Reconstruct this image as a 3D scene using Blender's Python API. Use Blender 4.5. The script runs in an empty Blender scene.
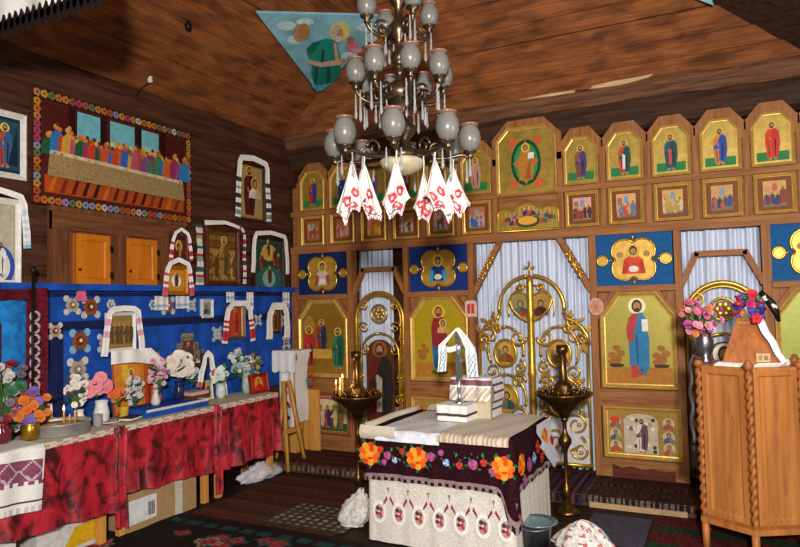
import bpy, math, random
from mathutils import Vector, Matrix
random.seed(7)
SC = bpy.context.scene
COL = SC.collection
PI = math.pi
def lin(c): return c/12.92 if c <= .04045 else ((c+.055)/1.055)**2.4
def hx(h):
    h = h.lstrip('#'); return tuple(lin(int(h[i:i+2], 16)/255) for i in (0, 2, 4))
# ------------------------------------------------------------ camera, world, lights
cam = bpy.data.cameras.new('camera'); cam.sensor_fit = 'HORIZONTAL'; cam.sensor_width = 36
cam.lens = 658.2/800*36
co = bpy.data.objects.new('camera', cam); COL.objects.link(co)
co.matrix_world = (Matrix.Translation((1.774, -6.593, 1.786)) @ Matrix.Rotation(math.radians(26.274), 4, 'Z')
                   @ Matrix.Rotation(math.radians(90+2.484), 4, 'X') @ Matrix.Rotation(math.radians(-1.27), 4, 'Z'))
SC.camera = co
SC.view_settings.view_transform = 'Standard'; SC.view_settings.look = 'None'
SC.view_settings.gamma = 1; SC.view_settings.use_curve_mapping = False
SC.view_settings.exposure = 0.0
W = bpy.data.worlds.new('world'); SC.world = W; W.use_nodes = True
W.node_tree.nodes['Background'].inputs[0].default_value = (1, .96, .9, 1)
W.node_tree.nodes['Background'].inputs[1].default_value = .1
def area(name, loc, target, size, power, color):
    l = bpy.data.lights.new(name, 'AREA'); l.shape = 'DISK'; l.size = size; l.energy = power; l.color = color
    o = bpy.data.objects.new(name, l); COL.objects.link(o); o.location = loc
    o.rotation_euler = (Vector(target)-Vector(loc)).to_track_quat('-Z', 'Y').to_euler()
    return o
# added lamps: flash stand-in behind the camera, unseen fill from the right
area('flash_standin_light', (2.3, -7.6, 2.5), (-.1, 0, 1.5), .4, 500, (1, .95, .87))
area('right_fill_light', (2.95, -3.6, 2.3), (-.6, -1.2, 1.3), 1.0, 60, (1, .97, .94))

# ------------------------------------------------------------ materials
MC = {}
def newmat(name):
    m = bpy.data.materials.new(name); m.use_nodes = True
    nt = m.node_tree; return m, nt, nt.nodes['Principled BSDF']
def setp(b, **k):
    for n, v in k.items():
        n = n.replace('_', ' ')
        if n in b.inputs: b.inputs[n].default_value = v
def noise_col(nt, b, c, amt, scale, stretch=(1, 1, 1), detail=4, c2=None, lo=.35, hi=.65, coord='Object', distort=0):
    tc = nt.nodes.new('ShaderNodeTexCoord'); mp = nt.nodes.new('ShaderNodeMapping'); mp.inputs['Scale'].default_value = stretch
    nz = nt.nodes.new('ShaderNodeTexNoise'); nz.inputs['Scale'].default_value = scale; nz.inputs['Detail'].default_value = detail
    nz.inputs['Distortion'].default_value = distort
    cr = nt.nodes.new('ShaderNodeValToRGB'); e = cr.color_ramp.elements
    d = c2 if c2 else tuple(x*(1-amt) for x in c)
    e[0].position = lo; e[0].color = (*d, 1); e[1].position = hi; e[1].color = (*c, 1)
    nt.links.new(tc.outputs[coord], mp.inputs[0]); nt.links.new(mp.outputs[0], nz.inputs['Vector'])
    nt.links.new(nz.outputs['Fac'], cr.inputs[0]); nt.links.new(cr.outputs[0], b.inputs['Base Color'])
    return nz, mp
def bump(nt, b, src, strength, dist=.01):
    bp = nt.nodes.new('ShaderNodeBump'); bp.inputs['Strength'].default_value = strength; bp.inputs['Distance'].default_value = dist
    nt.links.new(src, bp.inputs['Height']); nt.links.new(bp.outputs[0], b.inputs['Normal'])
def P(h, rough=.55, metal=0, amt=.22, scale=25):
    "plain painted / dyed colour with a little mottling"
    k = (h, rough, metal, amt)
    if k not in MC:
        m, nt, b = newmat('paint_'+h.lstrip('#')); c = hx(h); setp(b, Roughness=rough, Metallic=metal, Specular_IOR_Level=.2)
        noise_col(nt, b, c, amt, scale); MC[k] = m
    return MC[k]
def wood(h, h2, rough=.6, axis=0, scale=5, k=''):
    key = ('wood', h, h2, axis, scale)
    if key not in MC:
        m, nt, b = newmat('wood_'+h.lstrip('#')); st = [7, 7, 7]; st[axis] = .55
        setp(b, Roughness=rough, Specular_IOR_Level=.22)
        nz, mp = noise_col(nt, b, hx(h), 0, scale, st, 6, hx(h2), .3, .7, distort=.6)
        bump(nt, b, nz.outputs['Fac'], .35); MC[key] = m
    return MC[key]
def cloth(h, h2=None, scale=120, rough=.85, lo=.4, hi=.6, bmp=.25, sheen=0):
    key = ('cloth', h, h2, scale)
    if key not in MC:
        m, nt, b = newmat('cloth_'+h.lstrip('#')); setp(b, Roughness=rough, Sheen_Weight=sheen, Specular_IOR_Level=.15)
        nz, mp = noise_col(nt, b, hx(h), .15, scale, c2=hx(h2) if h2 else None, lo=lo, hi=hi)
        bump(nt, b, nz.outputs['Fac'], bmp); MC[key] = m
    return MC[key]
def metal(h, rough=.3, amt=.3, met=.85, scale=18):
    key = ('metal', h, rough, met)
    if key not in MC:
        m, nt, b = newmat('metal_'+h.lstrip('#')); setp(b, Roughness=rough, Metallic=met)
        nz, mp = noise_col(nt, b, hx(h), amt, scale); bump(nt, b, nz.outputs['Fac'], .15); MC[key] = m
    return MC[key]
GOLD = metal('#d9a83c', .32, .25, .75)
GOLDF = metal('#dcb25a', .36, .25, .4)
GOLDBG = metal('#a88a36', .42, .3, .4, 14)
GOLDP = metal('#c79a3c', .45, .3, .4, 14)
BRASS = metal('#6e4f28', .3, .4, .85)
OLDBRASS = metal('#6a5644', .34, .5, .85)
SILVER = metal('#c4c6c8', .25, .2, .9)
TIN = metal('#c4c4c0', .4, .2, .6)
PEWTER = metal('#77747a', .35, .4, .8)
IWOOD = wood('#a06a3c', '#7c4a26', .6, 2, 4)
IWOODH = wood('#a06a3c', '#7c4a26', .6, 0, 4)
LOG = wood('#6b412a', '#3a2117', .7, 1, 4)
LOGX = wood('#7d5236', '#3c261b', .75, 0, 4)
ROOFL = wood('#8e5630', '#62361e', .7, 1, 3.2)
ROOFX = wood('#9a5c36', '#6c3b20', .7, 0, 3.2)
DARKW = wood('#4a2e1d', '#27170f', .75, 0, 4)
OAK = wood('#b5743e', '#8f5728', .42, 2, 2.4)
OAKD = wood('#a0602e', '#7c441f', .38, 2, 5)
PINE = wood('#d39a4e', '#b87b34', .5, 2, 4)
SHUT = wood('#c8751c', '#a95a10', .4, 2, 3)
CASE = wood('#7d4c2e', '#54301c', .65, 2, 4)
FLOORW = wood('#2a1810', '#160c08', .7, 0, 3)
BLACKM = P('#17130f', .5)
WHITE = cloth('#e9e6e2'); LACE = cloth('#d8cfc0', '#b5a48f', 220)
CREAM = cloth('#cdbfa6', '#a8977c', 160)
BLUEC = cloth('#1c4fae', '#153f8c', 6, bmp=.1)
NAVY = cloth('#1a2350', '#12183a', 60)
def velvet():
    m, nt, b = newmat('crushed_red_velvet'); setp(b, Roughness=.5, Sheen_Weight=.6, Sheen_Roughness=.35)
    b.inputs['Sheen Tint'].default_value = (.9, .25, .3, 1)
    nz, mp = noise_col(nt, b, hx('#b01a2c'), 0, 9, (1, 1, .8), 9, hx('#3c0208'), .36, .58, distort=.9)
    bump(nt, b, nz.outputs['Fac'], .6, .02); return m
VELVET = velvet()
WC = cloth('#d8d0c8', '#c2b8ae', 90)
SHAWL = cloth('#2e0713', '#1a040a', 60)
def glassy(name, c, rough, trans, alpha=1):
    m, nt, b = newmat(name); setp(b, Base_Color=(*c, 1), Roughness=rough, Transmission_Weight=trans, IOR=1.4); return m
FROST = glassy('frosted_glass', (.3, .29, .27), .3, .55)
CRYST = glassy('crystal_glass', (.55, .55, .55), .1, .6)
REDGL = glassy('dark_red_glass', (.25, .03, .04), .1, .5)
def emit(name, c, s):
    m, nt, b = newmat(name); setp(b, Base_Color=(*c, 1)); b.inputs['Emission Color'].default_value = (*c, 1); b.inputs['Emission Strength'].default_value = s; return m
FLAME = emit('candle_flame', (1, .55, .16), 9)
WAX = P('#d8a24a', .5)
def curtain_mat():
    m, nt, b = newmat('pale_satin_curtain'); setp(b, Roughness=.42, Sheen_Weight=.2)
    nz, mp = noise_col(nt, b, hx('#c6cfe4'), .16, 30, (6, 6, .4)); return m
CURT = curtain_mat()

# ------------------------------------------------------------ mesh builder
class B:
    def __init__(s): s.v = []; s.f = []; s.m = []; s.s = []; s.mats = []
    def mi(s, mat):
        if mat not in s.mats: s.mats.append(mat)
        return s.mats.index(mat)
    def add(s, vs, fs, mat, smooth=False):
        o = len(s.v); s.v += [tuple(v) for v in vs]; k = s.mi(mat)
        for f in fs: s.f.append([i+o for i in f]); s.m.append(k); s.s.append(smooth)
        return s
    def box(s, c, d, mat, rz=0, bev=0):
        x, y, z = d[0]/2, d[1]/2, d[2]/2
        q = [(-x, -y, -z), (x, -y, -z), (x, y, -z), (-x, y, -z), (-x, -y, z), (x, -y, z), (x, y, z), (-x, y, z)]
        cs, sn = math.cos(rz), math.sin(rz)
        q = [(c[0]+a*cs-b*sn, c[1]+a*sn+b*cs, c[2]+e) for a, b, e in q]
        return s.add(q, [(0, 3, 2, 1), (4, 5, 6, 7), (0, 1, 5, 4), (1, 2, 6, 5), (2, 3, 7, 6), (3, 0, 4, 7)], mat)
    def b2(s, x0, x1, y0, y1, z0, z1, mat): return s.box(((x0+x1)/2, (y0+y1)/2, (z0+z1)/2), (x1-x0, y1-y0, z1-z0), mat)
    def prism(s, poly, y0, y1, mat):
        "polygon in x,z seen from the front (CCW), between y0 (back) and y1 (front, smaller)"
        n = len(poly); vs = [(x, y0, z) for x, z in poly]+[(x, y1, z) for x, z in poly]
        fs = [tuple(range(n-1, -1, -1)), tuple(range(n, 2*n))]
        fs = [tuple(reversed(f)) for f in fs] if False else fs
        fs += [(i, (i+1) % n, n+(i+1) % n, n+i) for i in range(n)]
        return s.add(vs, fs, mat)
    def flat(s, poly, y, mat): return s.add([(x, y, z) for x, z in poly], [tuple(range(len(poly)))], mat)
    def tube(s, pts, r, mat, n=6, closed=False, cap=True):
        pts = [Vector(p) for p in pts]; N = len(pts); rs = r if isinstance(r, (list, tuple)) else [r]*N
        vs = []; fs = []; up = None
        for i, p in enumerate(pts):
            t = (pts[(i+1) % N]-pts[i-1]) if closed else (pts[min(i+1, N-1)]-pts[max(i-1, 0)])
            t = t.normalized() if t.length > 1e-9 else Vector((0, 0, 1))
            if up is None: up = t.orthogonal().normalized()
            else:
                up = up-t*up.dot(t); up = up.normalized() if up.length > 1e-6 else t.orthogonal().normalized()
            w = t.cross(up)
            for k in range(n):
                a = 2*PI*k/n; vs.append(p+(up*math.cos(a)+w*math.sin(a))*rs[i])
        for i in range(N if closed else N-1):
            j = (i+1) % N
            for k in range(n): fs.append((i*n+k, i*n+(k+1) % n, j*n+(k+1) % n, j*n+k))
        if cap and not closed: fs += [tuple(range(n-1, -1, -1)), tuple((N-1)*n+k for k in range(n))]
        return s.add(vs, fs, mat, True)
    def lathe(s, prof, c, mat, n=20, smooth=True):
        vs = []; fs = []
        for r, z in prof:
            for k in range(n):
                a = 2*PI*k/n; vs.append((c[0]+r*math.cos(a), c[1]+r*math.sin(a), c[2]+z))
        for i in range(len(prof)-1):
            for k in range(n): fs.append((i*n+k, i*n+(k+1) % n, (i+1)*n+(k+1) % n, (i+1)*n+k))
        if prof[0][0] > 1e-4: fs.append(tuple(range(n-1, -1, -1)))
        if prof[-1][0] > 1e-4: fs.append(tuple((len(prof)-1)*n+k for k in range(n)))
        return s.add(vs, fs, mat, smooth)
    def ell(s, c, r, mat, nu=12, nv=8):
        prof = [(math.sin(PI*i/nv), -math.cos(PI*i/nv)) for i in range(nv+1)]
        vs = []; fs = []
        for a, z in prof:
            for k in range(nu):
                t = 2*PI*k/nu; vs.append((c[0]+r[0]*a*math.cos(t), c[1]+r[1]*a*math.sin(t), c[2]+r[2]*z))
        for i in range(nv):
            for k in range(nu): fs.append((i*nu+k, i*nu+(k+1) % nu, (i+1)*nu+(k+1) % nu, (i+1)*nu+k))
        return s.add(vs, fs, mat, True)
    def grid(s, fn, nu, nv, mat, smooth=True):
        "fn(u,v)->xyz ; mat is a material or matfn(u,v) at the face centre"
        o = len(s.v); s.v += [tuple(fn(i/nu, j/nv)) for j in range(nv+1) for i in range(nu+1)]
        for j in range(nv):
            for i in range(nu):
                a = o+j*(nu+1)+i; s.f.append([a, a+1, a+nu+2, a+nu+1])
                mm = mat((i+.5)/nu, (j+.5)/nv) if callable(mat) else mat
                s.m.append(s.mi(mm)); s.s.append(smooth)
        return s
    def frame(s, poly, prof, mat, close=True):
        "mitred frame: prof = [(inset, y)...] from the back outside to the inside"
        n = len(poly); rings = []
        for d, y in prof: rings.append([(x, y, z) for x, z in inset(poly, d)])
        vs = [v for r in rings for v in r]; fs = []
        for i in range(len(rings)-1):
            for k in range(n): fs.append((i*n+k, i*n+(k+1) % n, (i+1)*n+(k+1) % n, (i+1)*n+k))
        return s.add(vs, fs, mat)
    def obj(s, name, parent=None, loc=(0, 0, 0), rz=0, **tags):
        me = bpy.data.meshes.new(name); me.from_pydata(s.v, [], s.f)
        for m in s.mats: me.materials.append(m)
        me.polygons.foreach_set('material_index', s.m); me.polygons.foreach_set('use_smooth', s.s)
        me.update()
        o = bpy.data.objects.new(name, me); COL.objects.link(o); o.location = loc; o.rotation_euler = (0, 0, rz)
        if parent: o.parent = parent
        for k, v in tags.items():
            if v: o[k] = v
        return o
def inset(poly, d):
    n = len(poly); out = []
    for i in range(n):
        p0, p1, p2 = Vector(poly[i-1]), Vector(poly[i]), Vector(poly[(i+1) % n])
        a = (p1-p0).normalized(); b = (p2-p1).normalized()
        na = Vector((-a.y, a.x)); nb = Vector((-b.y, b.x)); m = na+nb
        k = m.length_squared
        m = m*(2/k) if k > 1e-6 else na
        q = p1+m*d; out.append((q.x, q.y))
    return out
def thing(name, label, cat, loc=(0, 0, 0), rz=0, group=None, rx=0):
    o = bpy.data.objects.new(name, None); o.empty_display_size = .1; COL.objects.link(o)
    o.location = loc; o.rotation_euler = (rx, 0, rz); o['label'] = label; o['category'] = cat
    if group: o['group'] = group
    return o
def one(b, name, label, cat, loc=(0, 0, 0), rz=0, group=None): return b.obj(name, None, loc, rz, label=label, category=cat, group=group)
def struct(b, name, loc=(0, 0, 0), rz=0): return b.obj(name, None, loc, rz, kind='structure')
def clone(o, parent, loc=None, rz=None):
    c = o.copy(); COL.objects.link(c); c.parent = parent
    if loc is not None: c.location = loc
    if rz is not None: c.rotation_euler = (0, 0, rz) if not isinstance(rz, tuple) else rz
    for ch in list(o.children): clone(ch, c)
    return c
# 2-D shapes
def ellp(cx, cz, rx, rz, n=16, a0=0, a1=2*PI): 
    full = abs(a1-a0-2*PI) < 1e-6
    return [(cx+rx*math.cos(a0+(a1-a0)*i/(n if full else n-1)), cz+rz*math.sin(a0+(a1-a0)*i/(n if full else n-1))) for i in range(n)]
def rect(x0, x1, z0, z1): return [(x0, z0), (x1, z0), (x1, z1), (x0, z1)]
def octa(w, h, c, ch=None, z0=0):
    ch = ch or c; x = w/2
    return [(-x, z0), (x, z0), (x, z0+h-ch), (x-c, z0+h), (-x+c, z0+h), (-x, z0+h-ch)]
class Art:
    "layers painted shapes, each a hair in front of the last"
    def __init__(s, b, y, dy=.0004): s.b = b; s.y = y; s.dy = dy
    def p(s, poly, h, m=None):
        s.y -= s.dy; s.b.flat(poly, s.y, m or P(h)); return s
    def e(s, cx, cz, rx, rz, h, m=None, n=14): return s.p(ellp(cx, cz, rx, rz, n), h, m)
SKIN = '#b07f56'
def xf(poly, x, z, sx, sz): return [(x+a*sx, z+b*sz) for a, b in poly]
def saint(A, x, z, h, robe, cloak, hair='#4a3322', halo='#e6c860', under=None, flip=1, detail=True, wf=.9):
    f = h*flip*wf
    T = lambda pl, c: A.p(xf(pl, x, z, f, h) if flip > 0 else list(reversed(xf(pl, x, z, f, h))), c)
    if halo: A.e(x, z+h*.9, h*.105, h*.105, halo)
    T([(-.1, 0), (-.02, 0), (-.02, .08), (-.1, .08)], SKIN); T([(.03, 0), (.11, 0), (.1, .08), (.03, .08)], SKIN)
    T([(-.14, .05), (.13, .05), (.16, .4), (.17, .7), (.1, .81), (-.1, .81), (-.17, .7), (-.18, .45)], robe)
    T([(-.03, .12), (.14, .05), (.2, .42), (.18, .72), (.1, .82), (.03, .82), (-.05, .62), (-.17, .5), (-.16, .42), (-.02, .45)], cloak)
    if detail:
        h_ = h; T([(-.09, .07), (-.07, .07), (-.08, .4), (-.1, .42)], '#3a1c18'); T([(.05, .1), (.07, .1), (.1, .5), (.06, .6)], '#1c1c2a')
        T([(-.06, .5), (-.02, .5), (-.03, .6), (-.07, .58)], SKIN)
    if under: T([(-.06, .15), (.02, .15), (.03, .55), (-.05, .6)], under)
    A.e(x, z+h*.9, h*.062, h*.08, hair); A.e(x, z+h*.895, h*.042, h*.055, SKIN)
    if detail: A.e(x, z+h*.855, h*.03, h*.025, hair)
def bust(A, x, z, h, robe, cloak, halo='#e6c860', hair='#4a3322'):
    if halo: A.e(x, z+h*.7, h*.3, h*.3, halo)
    A.p(xf([(-.45, 0), (.45, 0), (.42, .3), (.2, .48), (-.2, .48), (-.42, .3)], x, z, h, h), robe)
    A.p(xf([(.02, 0), (.45, 0), (.42, .3), (.2, .48), (.05, .48)], x, z, h, h), cloak)
    A.e(x, z+h*.7, h*.19, h*.24, hair); A.e(x, z+h*.68, h*.13, h*.17, SKIN)
def scene_art(A, x0, x1, z0, z1, seed, pal, bg='#b79a6a', n=5):
    r = random.Random(seed); w = x1-x0; h = z1-z0
    A.p(rect(x0, x1, z0, z1), bg)
    A.p([(x0, z0), (x1, z0), (x1, z0+h*r.uniform(.15, .3)), (x0+w*.5, z0+h*r.uniform(.2, .4)), (x0, z0+h*.25)], r.choice(['#6d7a4a', '#8a5a3a', '#7a6a52']))
    A.p(rect(x0+w*.06, x0+w*.3, z0+h*.35, z0+h*.85), r.choice(['#c98a72', '#9a6a5a', '#a9a08a']))
    A.e(x0+w*.5, z0+h*.74, w*.13, h*.16, r.choice(['#7d93b5', '#d9cf9a', '#c65a4a']))
    for i in range(n):
        cx = x0+w*(.14+.72*i/(n-1)); hh = h*r.uniform(.5, .7)
        saint(A, cx, z0+h*r.uniform(.02, .1), hh, r.choice(pal), r.choice(pal), halo=r.choice(['#e6c860', None]), detail=False)
    A.e(x0+w*.5, z0+h*.2, w*.1, h*.12, r.choice(pal))
def icon(label, loc, rz, poly, fw, fd, art, bg=GOLDBG, fmat=GOLDF, name='framed_icon', cat='icon', group=None, rx=0, back=.012):
    "framed panel: poly outline in x,z about loc, frame width fw, depth fd"
    t = thing(name, label, cat, loc, rz, group, rx)
    b = B(); b.frame(poly, [(0, back), (0, -fd), (fw*.25, -fd-.006), (fw*.62, -fd*.8), (fw*.75, -fd*.45), (fw, -fd*.35)], fmat)
    b.prism(poly, back, back-.004, fmat)
    b.obj('frame', t)
    b = B(); b.prism(inset(poly, fw*.92), back-.006, -.004, bg); A = Art(b, -.005); art(A); b.obj('painting', t)
    return t
# ------------------------------------------------------------ the room
AZ = .09                                   # level of the altar step
b = B(); b.b2(-3.3, 3.4, -8.5, 1.2, -.12, 0, FLOORW); struct(b, 'floor')
b = B(); b.b2(-3.0, 3.1, -.75, 1.2, 0, AZ, wood('#5a3a26', '#33200f', .7, 0, 4)); struct(b, 'trim_altar_step')
def logwall(y0, y1, z0, z1, d, axis, mat):
    "stack of rounded logs, bulging to local -y"
    b = B(); n = max(1, round((z1-z0)/d)); d = (z1-z0)/n; rr = random.Random(3)
    for i in range(n):
        zc = z0+d*(i+.5); prof = []
        for k in range(7):
            a = -PI/2+PI*k/6; prof.append((-.05*math.cos(a)*rr.uniform(.9, 1.1), zc+d*.5*math.sin(a)))
        vs = []; N = 10
        for j in range(N+1):
            x = y0+(y1-y0)*j/N; wv = rr.uniform(-.004, .004)
            for y, z in prof: vs.append((x, y+wv, z))
        b.add(vs, [(j*7+k, (j+1)*7+k, (j+1)*7+k+1, j*7+k+1) for j in range(N) for k in range(6)], mat, True)
    b.b2(y0, y1, 0, .2, z0, z1, mat)
    return b
LOGW = wood('#5a3422', '#2c1810', .7, 0, 4)
struct(logwall(-5.2, .3, 0, 3.82, .29, 0, LOGW), 'wall_left', (-3.0, 0, 0), PI/2)
struct(logwall(-3.2, 3.2, 0, 3.45, .29, 0, LOGW), 'wall_front', (0, .3, 0))
struct(logwall(-.3, 4.4, 0, 3.75, .29, 0, LOGW), 'wall_right', (3.15, 0, 0), -PI/2)
# wall-top beam above the icon screen, with pale chipped places
def topbeam():
    b = B(); prof = [(.1, 3.4), (.05, 3.44), (.03, 3.52), (.0, 3.6), (-.05, 3.66), (-.07, 3.7), (-.1, 3.77), (-.08, 3.86), (.1, 3.9)]
    vs = []; N = 30; rr = random.Random(5)
    for j in range(N+1):
        x = -3.1+6.3*j/N
        for k, (y, z) in enumerate(prof): vs.append((x, y+rr.uniform(-.008, .008), z+(rr.uniform(-.012, .012) if 0 < k < 8 else 0)))
    n = len(prof); 
    for j in range(N):
        for k in range(n-1): b.add([vs[j*n+k], vs[(j+1)*n+k], vs[(j+1)*n+k+1], vs[j*n+k+1]], [(0, 1, 2, 3)], LOGX if k > 3 else DARKW, False)
    return b
struct(topbeam(), 'trim_1')
b = B(); PALE = wood('#d6b592', '#b08860', .7, 0, 6)
for pts in ([(-.06, 3.812), (.3, 3.80), (.52, 3.80), (.53, 3.822), (.3, 3.826)], [(.67, 3.81), (.95, 3.80), (1.2, 3.83), (1.25, 3.855), (1.12, 3.85), (.9, 3.85), (.7, 3.838)]):
    b.prism(pts, -.08, -.112, PALE)
struct(b, 'trim_2')
def slope(along0, along1, lower, n, bw, mat, t=.05):
    "boards laid one above the other up a slope; lower(k)->(h offset, z) for edge k"
    b = B(); rr = random.Random(11)
    for k in range(n):
        a, z0 = lower(k); c, z1 = lower(k+1); j = rr.uniform(0, .016)
        z1 -= .014; c -= .008; 
        b.add([(along0, a+j, z0), (along1, a+j, z0), (along1, c+j, z1), (along0, c+j, z1), (along0, a+j+t, z0+t), (along1, a+j+t, z0+t), (along1, c+j+t, z1+t), (along0, c+j+t, z1+t)],
              [(0, 1, 2, 3), (4, 7, 6, 5), (0, 4, 5, 1), (3, 2, 6, 7)], mat)
    return b
# left slope (local x runs along +Y, local y towards the outside = -X): rises .6 per metre towards the middle
def roofwood(axis):
    m, nt, b = newmat('stained_roof_boards'); setp(b, Roughness=.75, Specular_IOR_Level=.2)
    nz, mp = noise_col(nt, b, hx('#96592f'), 0, 4.5, (.7, 2.0, 2.0), 8, hx('#61371f'), .33, .62, distort=.4)
    w = nt.nodes.new('ShaderNodeTexNoise'); w.inputs['Scale'].default_value = 5; w.inputs['Detail'].default_value = 6
    mp2 = nt.nodes.new('ShaderNodeMapping'); mp2.inputs['Scale'].default_value = (.5, 9, 9); tc = nt.nodes.new('ShaderNodeTexCoord')
    nt.links.new(tc.outputs['Object'], mp2.inputs[0]); nt.links.new(mp2.outputs[0], w.inputs['Vector'])
    mx = nt.nodes.new('ShaderNodeMix'); mx.data_type = 'RGBA'; mx.blend_type = 'MULTIPLY'; mx.inputs['Factor'].default_value = .55
    src = b.inputs['Base Color'].links[0].from_socket
    nt.links.new(src, mx.inputs['A']); cr = nt.nodes.new('ShaderNodeValToRGB'); cr.color_ramp.elements[0].position = .3; cr.color_ramp.elements[0].color = (.45, .38, .35, 1); cr.color_ramp.elements[1].position = .6
    nt.links.new(w.outputs['Fac'], cr.inputs[0]); nt.links.new(cr.outputs[0], mx.inputs['B']); nt.links.new(mx.outputs['Result'], b.inputs['Base Color'])
    bump(nt, b, w.outputs['Fac'], .5, .02); return m
RL = roofwood(0); ROOFX = roofwood(0)
struct(slope(-5.0, .4, lambda k: (-.02-.37*k, 3.78+.6*.37*k), 10, .37, RL), 'ceiling_left', (-3.0, 0, 0), PI/2)
def fslope(k):
    e = [0, .14, .25, .39, .5, .66, .8, .98, 1.15, 1.35, 1.6][k]; return (-.05-e, 3.78+1.257*e)
struct(slope(-3.2, 2.6, fslope, 10, .2, ROOFX), 'ceiling_front', (0, 0, 0))
b = B(); b.add([(-3.2, .06, 3.78), (2.6, .06, 3.78), (2.6, -1.59, 5.85), (-3.2, -1.59, 5.85)], [(0, 1, 2, 3)], BLACKM); b.add([(-3.12, -5, 3.76), (-3.12, .4, 3.76), (.6, .4, 5.99), (.6, -5, 5.99)], [(0, 1, 2, 3)], BLACKM); struct(b, 'black_gap_backing')  # added black sheets behind the boards so no outside light shows through gaps
# right slope: plane through the hip seen at the upper right
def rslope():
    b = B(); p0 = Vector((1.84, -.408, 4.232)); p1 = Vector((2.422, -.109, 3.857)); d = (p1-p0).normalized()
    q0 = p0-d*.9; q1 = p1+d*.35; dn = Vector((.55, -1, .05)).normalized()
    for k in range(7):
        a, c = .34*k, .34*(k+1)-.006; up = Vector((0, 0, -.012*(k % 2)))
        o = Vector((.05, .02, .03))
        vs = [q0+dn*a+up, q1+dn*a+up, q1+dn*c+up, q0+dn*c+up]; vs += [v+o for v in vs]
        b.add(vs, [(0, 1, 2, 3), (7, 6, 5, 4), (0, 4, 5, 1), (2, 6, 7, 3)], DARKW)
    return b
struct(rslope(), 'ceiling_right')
b = B(); b.b2(-3.2, 3.3, -5.2, -.9, 5.55, 5.6, ROOFX); struct(b, 'ceiling')
b = B(); b.b2(-3.1, 3.2, -4.3, -4.14, 3.8, 3.96, DARKW); struct(b, 'trim_3')

# ------------------------------------------------------------ the icon screen
ISC = thing('iconostasis', 'carved brown wooden icon screen filling the whole front of the church', 'icon screen', (0, 0, AZ))
CX = [.545+.411*k for k in range(6)]       # columns of the small icons
def ib(): return B()
def Zr(z): return z-AZ
for s in (-1, 1):
    for x0, x1 in ((.595, .66), (1.36, 1.42), (2.07, 2.14), (2.84, 2.92)):
        b = B(); a, c = (x0, x1) if s > 0 else (-x1, -x0); b.b2(a, c, -.05, .06, 0, Zr(2.40), IWOOD); b.obj('post', ISC)
b = B(); b.b2(-2.92, 2.92, -.06, .06, Zr(2.388), Zr(2.47), IWOODH); b.b2(-2.92, 2.92, -.05, .06, Zr(2.84), Zr(2.895), IWOODH); b.obj('crossbeam', ISC)
# backboard of the two upper rows, its top cut to follow every icon
b = B(); b.b2(-2.92, 2.92, 0, .05, Zr(2.47), Zr(3.2), IWOODH)
for s in (-1, 1):
    for c in CX: b.prism(octa(.43, .27, .13, .15, Zr(3.19)) if False else [(s*c+x, z) for x, z in octa(.425, .29, .12, .15, Zr(3.18))], .05, -.03, IWOOD)
b.prism(octa(.72, .45, .17, .18, Zr(3.18)), .05, -.035, IWOOD); b.obj('backboard', ISC)
for s in (-1, 1):
    xs = sorted({round(c-.2055, 3) for c in CX}|{round(CX[-1]+.2055, 3)})
    for x in xs:
        b = B(); b.b2(s*x-.026, s*x+.026, -.035, .02, Zr(2.47), Zr(3.25), IWOOD); b.obj('mullion', ISC)
def panelwood(xc):
    "wood around one main icon: rails and the corner pieces above its cut shoulders"
    b = B(); w = .35
    b.b2(xc-w, xc+w, -.05, .05, Zr(1.84), Zr(1.895), IWOODH); b.b2(xc-w, xc+w, -.045, .05, Zr(.75), Zr(.915), IWOODH)
    b.b2(xc-w, xc+w, -.045, .05, AZ*0, Zr(.262), IWOODH)
    b.b2(xc-w, xc+w, .02, .05, Zr(.26), Zr(1.86), IWOOD)
    for s in (-1, 1):
        pl = [(xc+s*.36, Zr(1.56)), (xc+s*.36, Zr(1.64)), (xc+s*.2, Zr(1.86)), (xc+s*.13, Zr(1.86))]
        b.prism(pl if s > 0 else pl[::-1], .03, -.045, IWOOD)
    b.obj('panel', ISC)
for xc in (-2.485, -1.01, 1.01, 2.485): panelwood(xc)
def brace(pts, w=.05, name='brace'):
    b = B()
    for (x0, z0), (x1, z1) in zip(pts, pts[1:]):
        d = Vector((x1-x0, z1-z0)); L = d.length; d /= L; n = Vector((-d.y, d.x))*w/2; e = d*w*.25
        q = [(x0-e.x-n.x, z0-e.y-n.y), (x1+e.x-n.x, z1+e.y-n.y), (x1+e.x+n.x, z1+e.y+n.y), (x0-e.x+n.x, z0-e.y+n.y)]
        b.prism([(x, Zr(z)) for x, z in q], .02, -.04, IWOODH)
    return b.obj(name, ISC)
for s in (-1, 1):
    brace([(s*1.745-.33, 1.89), (s*1.745-.2, 2.165), (s*1.745+.2, 2.165), (s*1.745+.33, 1.89)])
    br = brace([(s*.31, 2.39), (s*.6, 1.87)], .055)
    b = B()
    for k in range(5):
        t = .32+.1*k; x = s*(.31+.29*t)-s*.02; z = Zr(2.39-.52*t)
        b.ell((x, -.05, z), (.018, .014, .026), GOLD, 8, 6); b.ell((x+s*.03, -.05, z+.02), (.012, .012, .02), GOLD, 8, 6)
    b.tube([(s*(.31+.29*t)-s*.01+.012*math.sin(t*40), -.052, Zr(2.39-.52*t)) for t in [.3+.02*i for i in range(25)]], .008, GOLD)
    b.obj('gilt_carving', br)
# skirting cut-out under the right main icon, shown as a darker scalloped board
b = B(); b.prism([(.75, 0), (1.3, 0), (1.3, .1), (1.22, .08), (1.1, .1), (1.02, .085), (.92, .11), (.83, .085), (.75, .12)], -.045, -.06, wood('#6a2f1c', '#401a10', .6, 0, 6)); b.obj('skirting', ISC)

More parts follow.
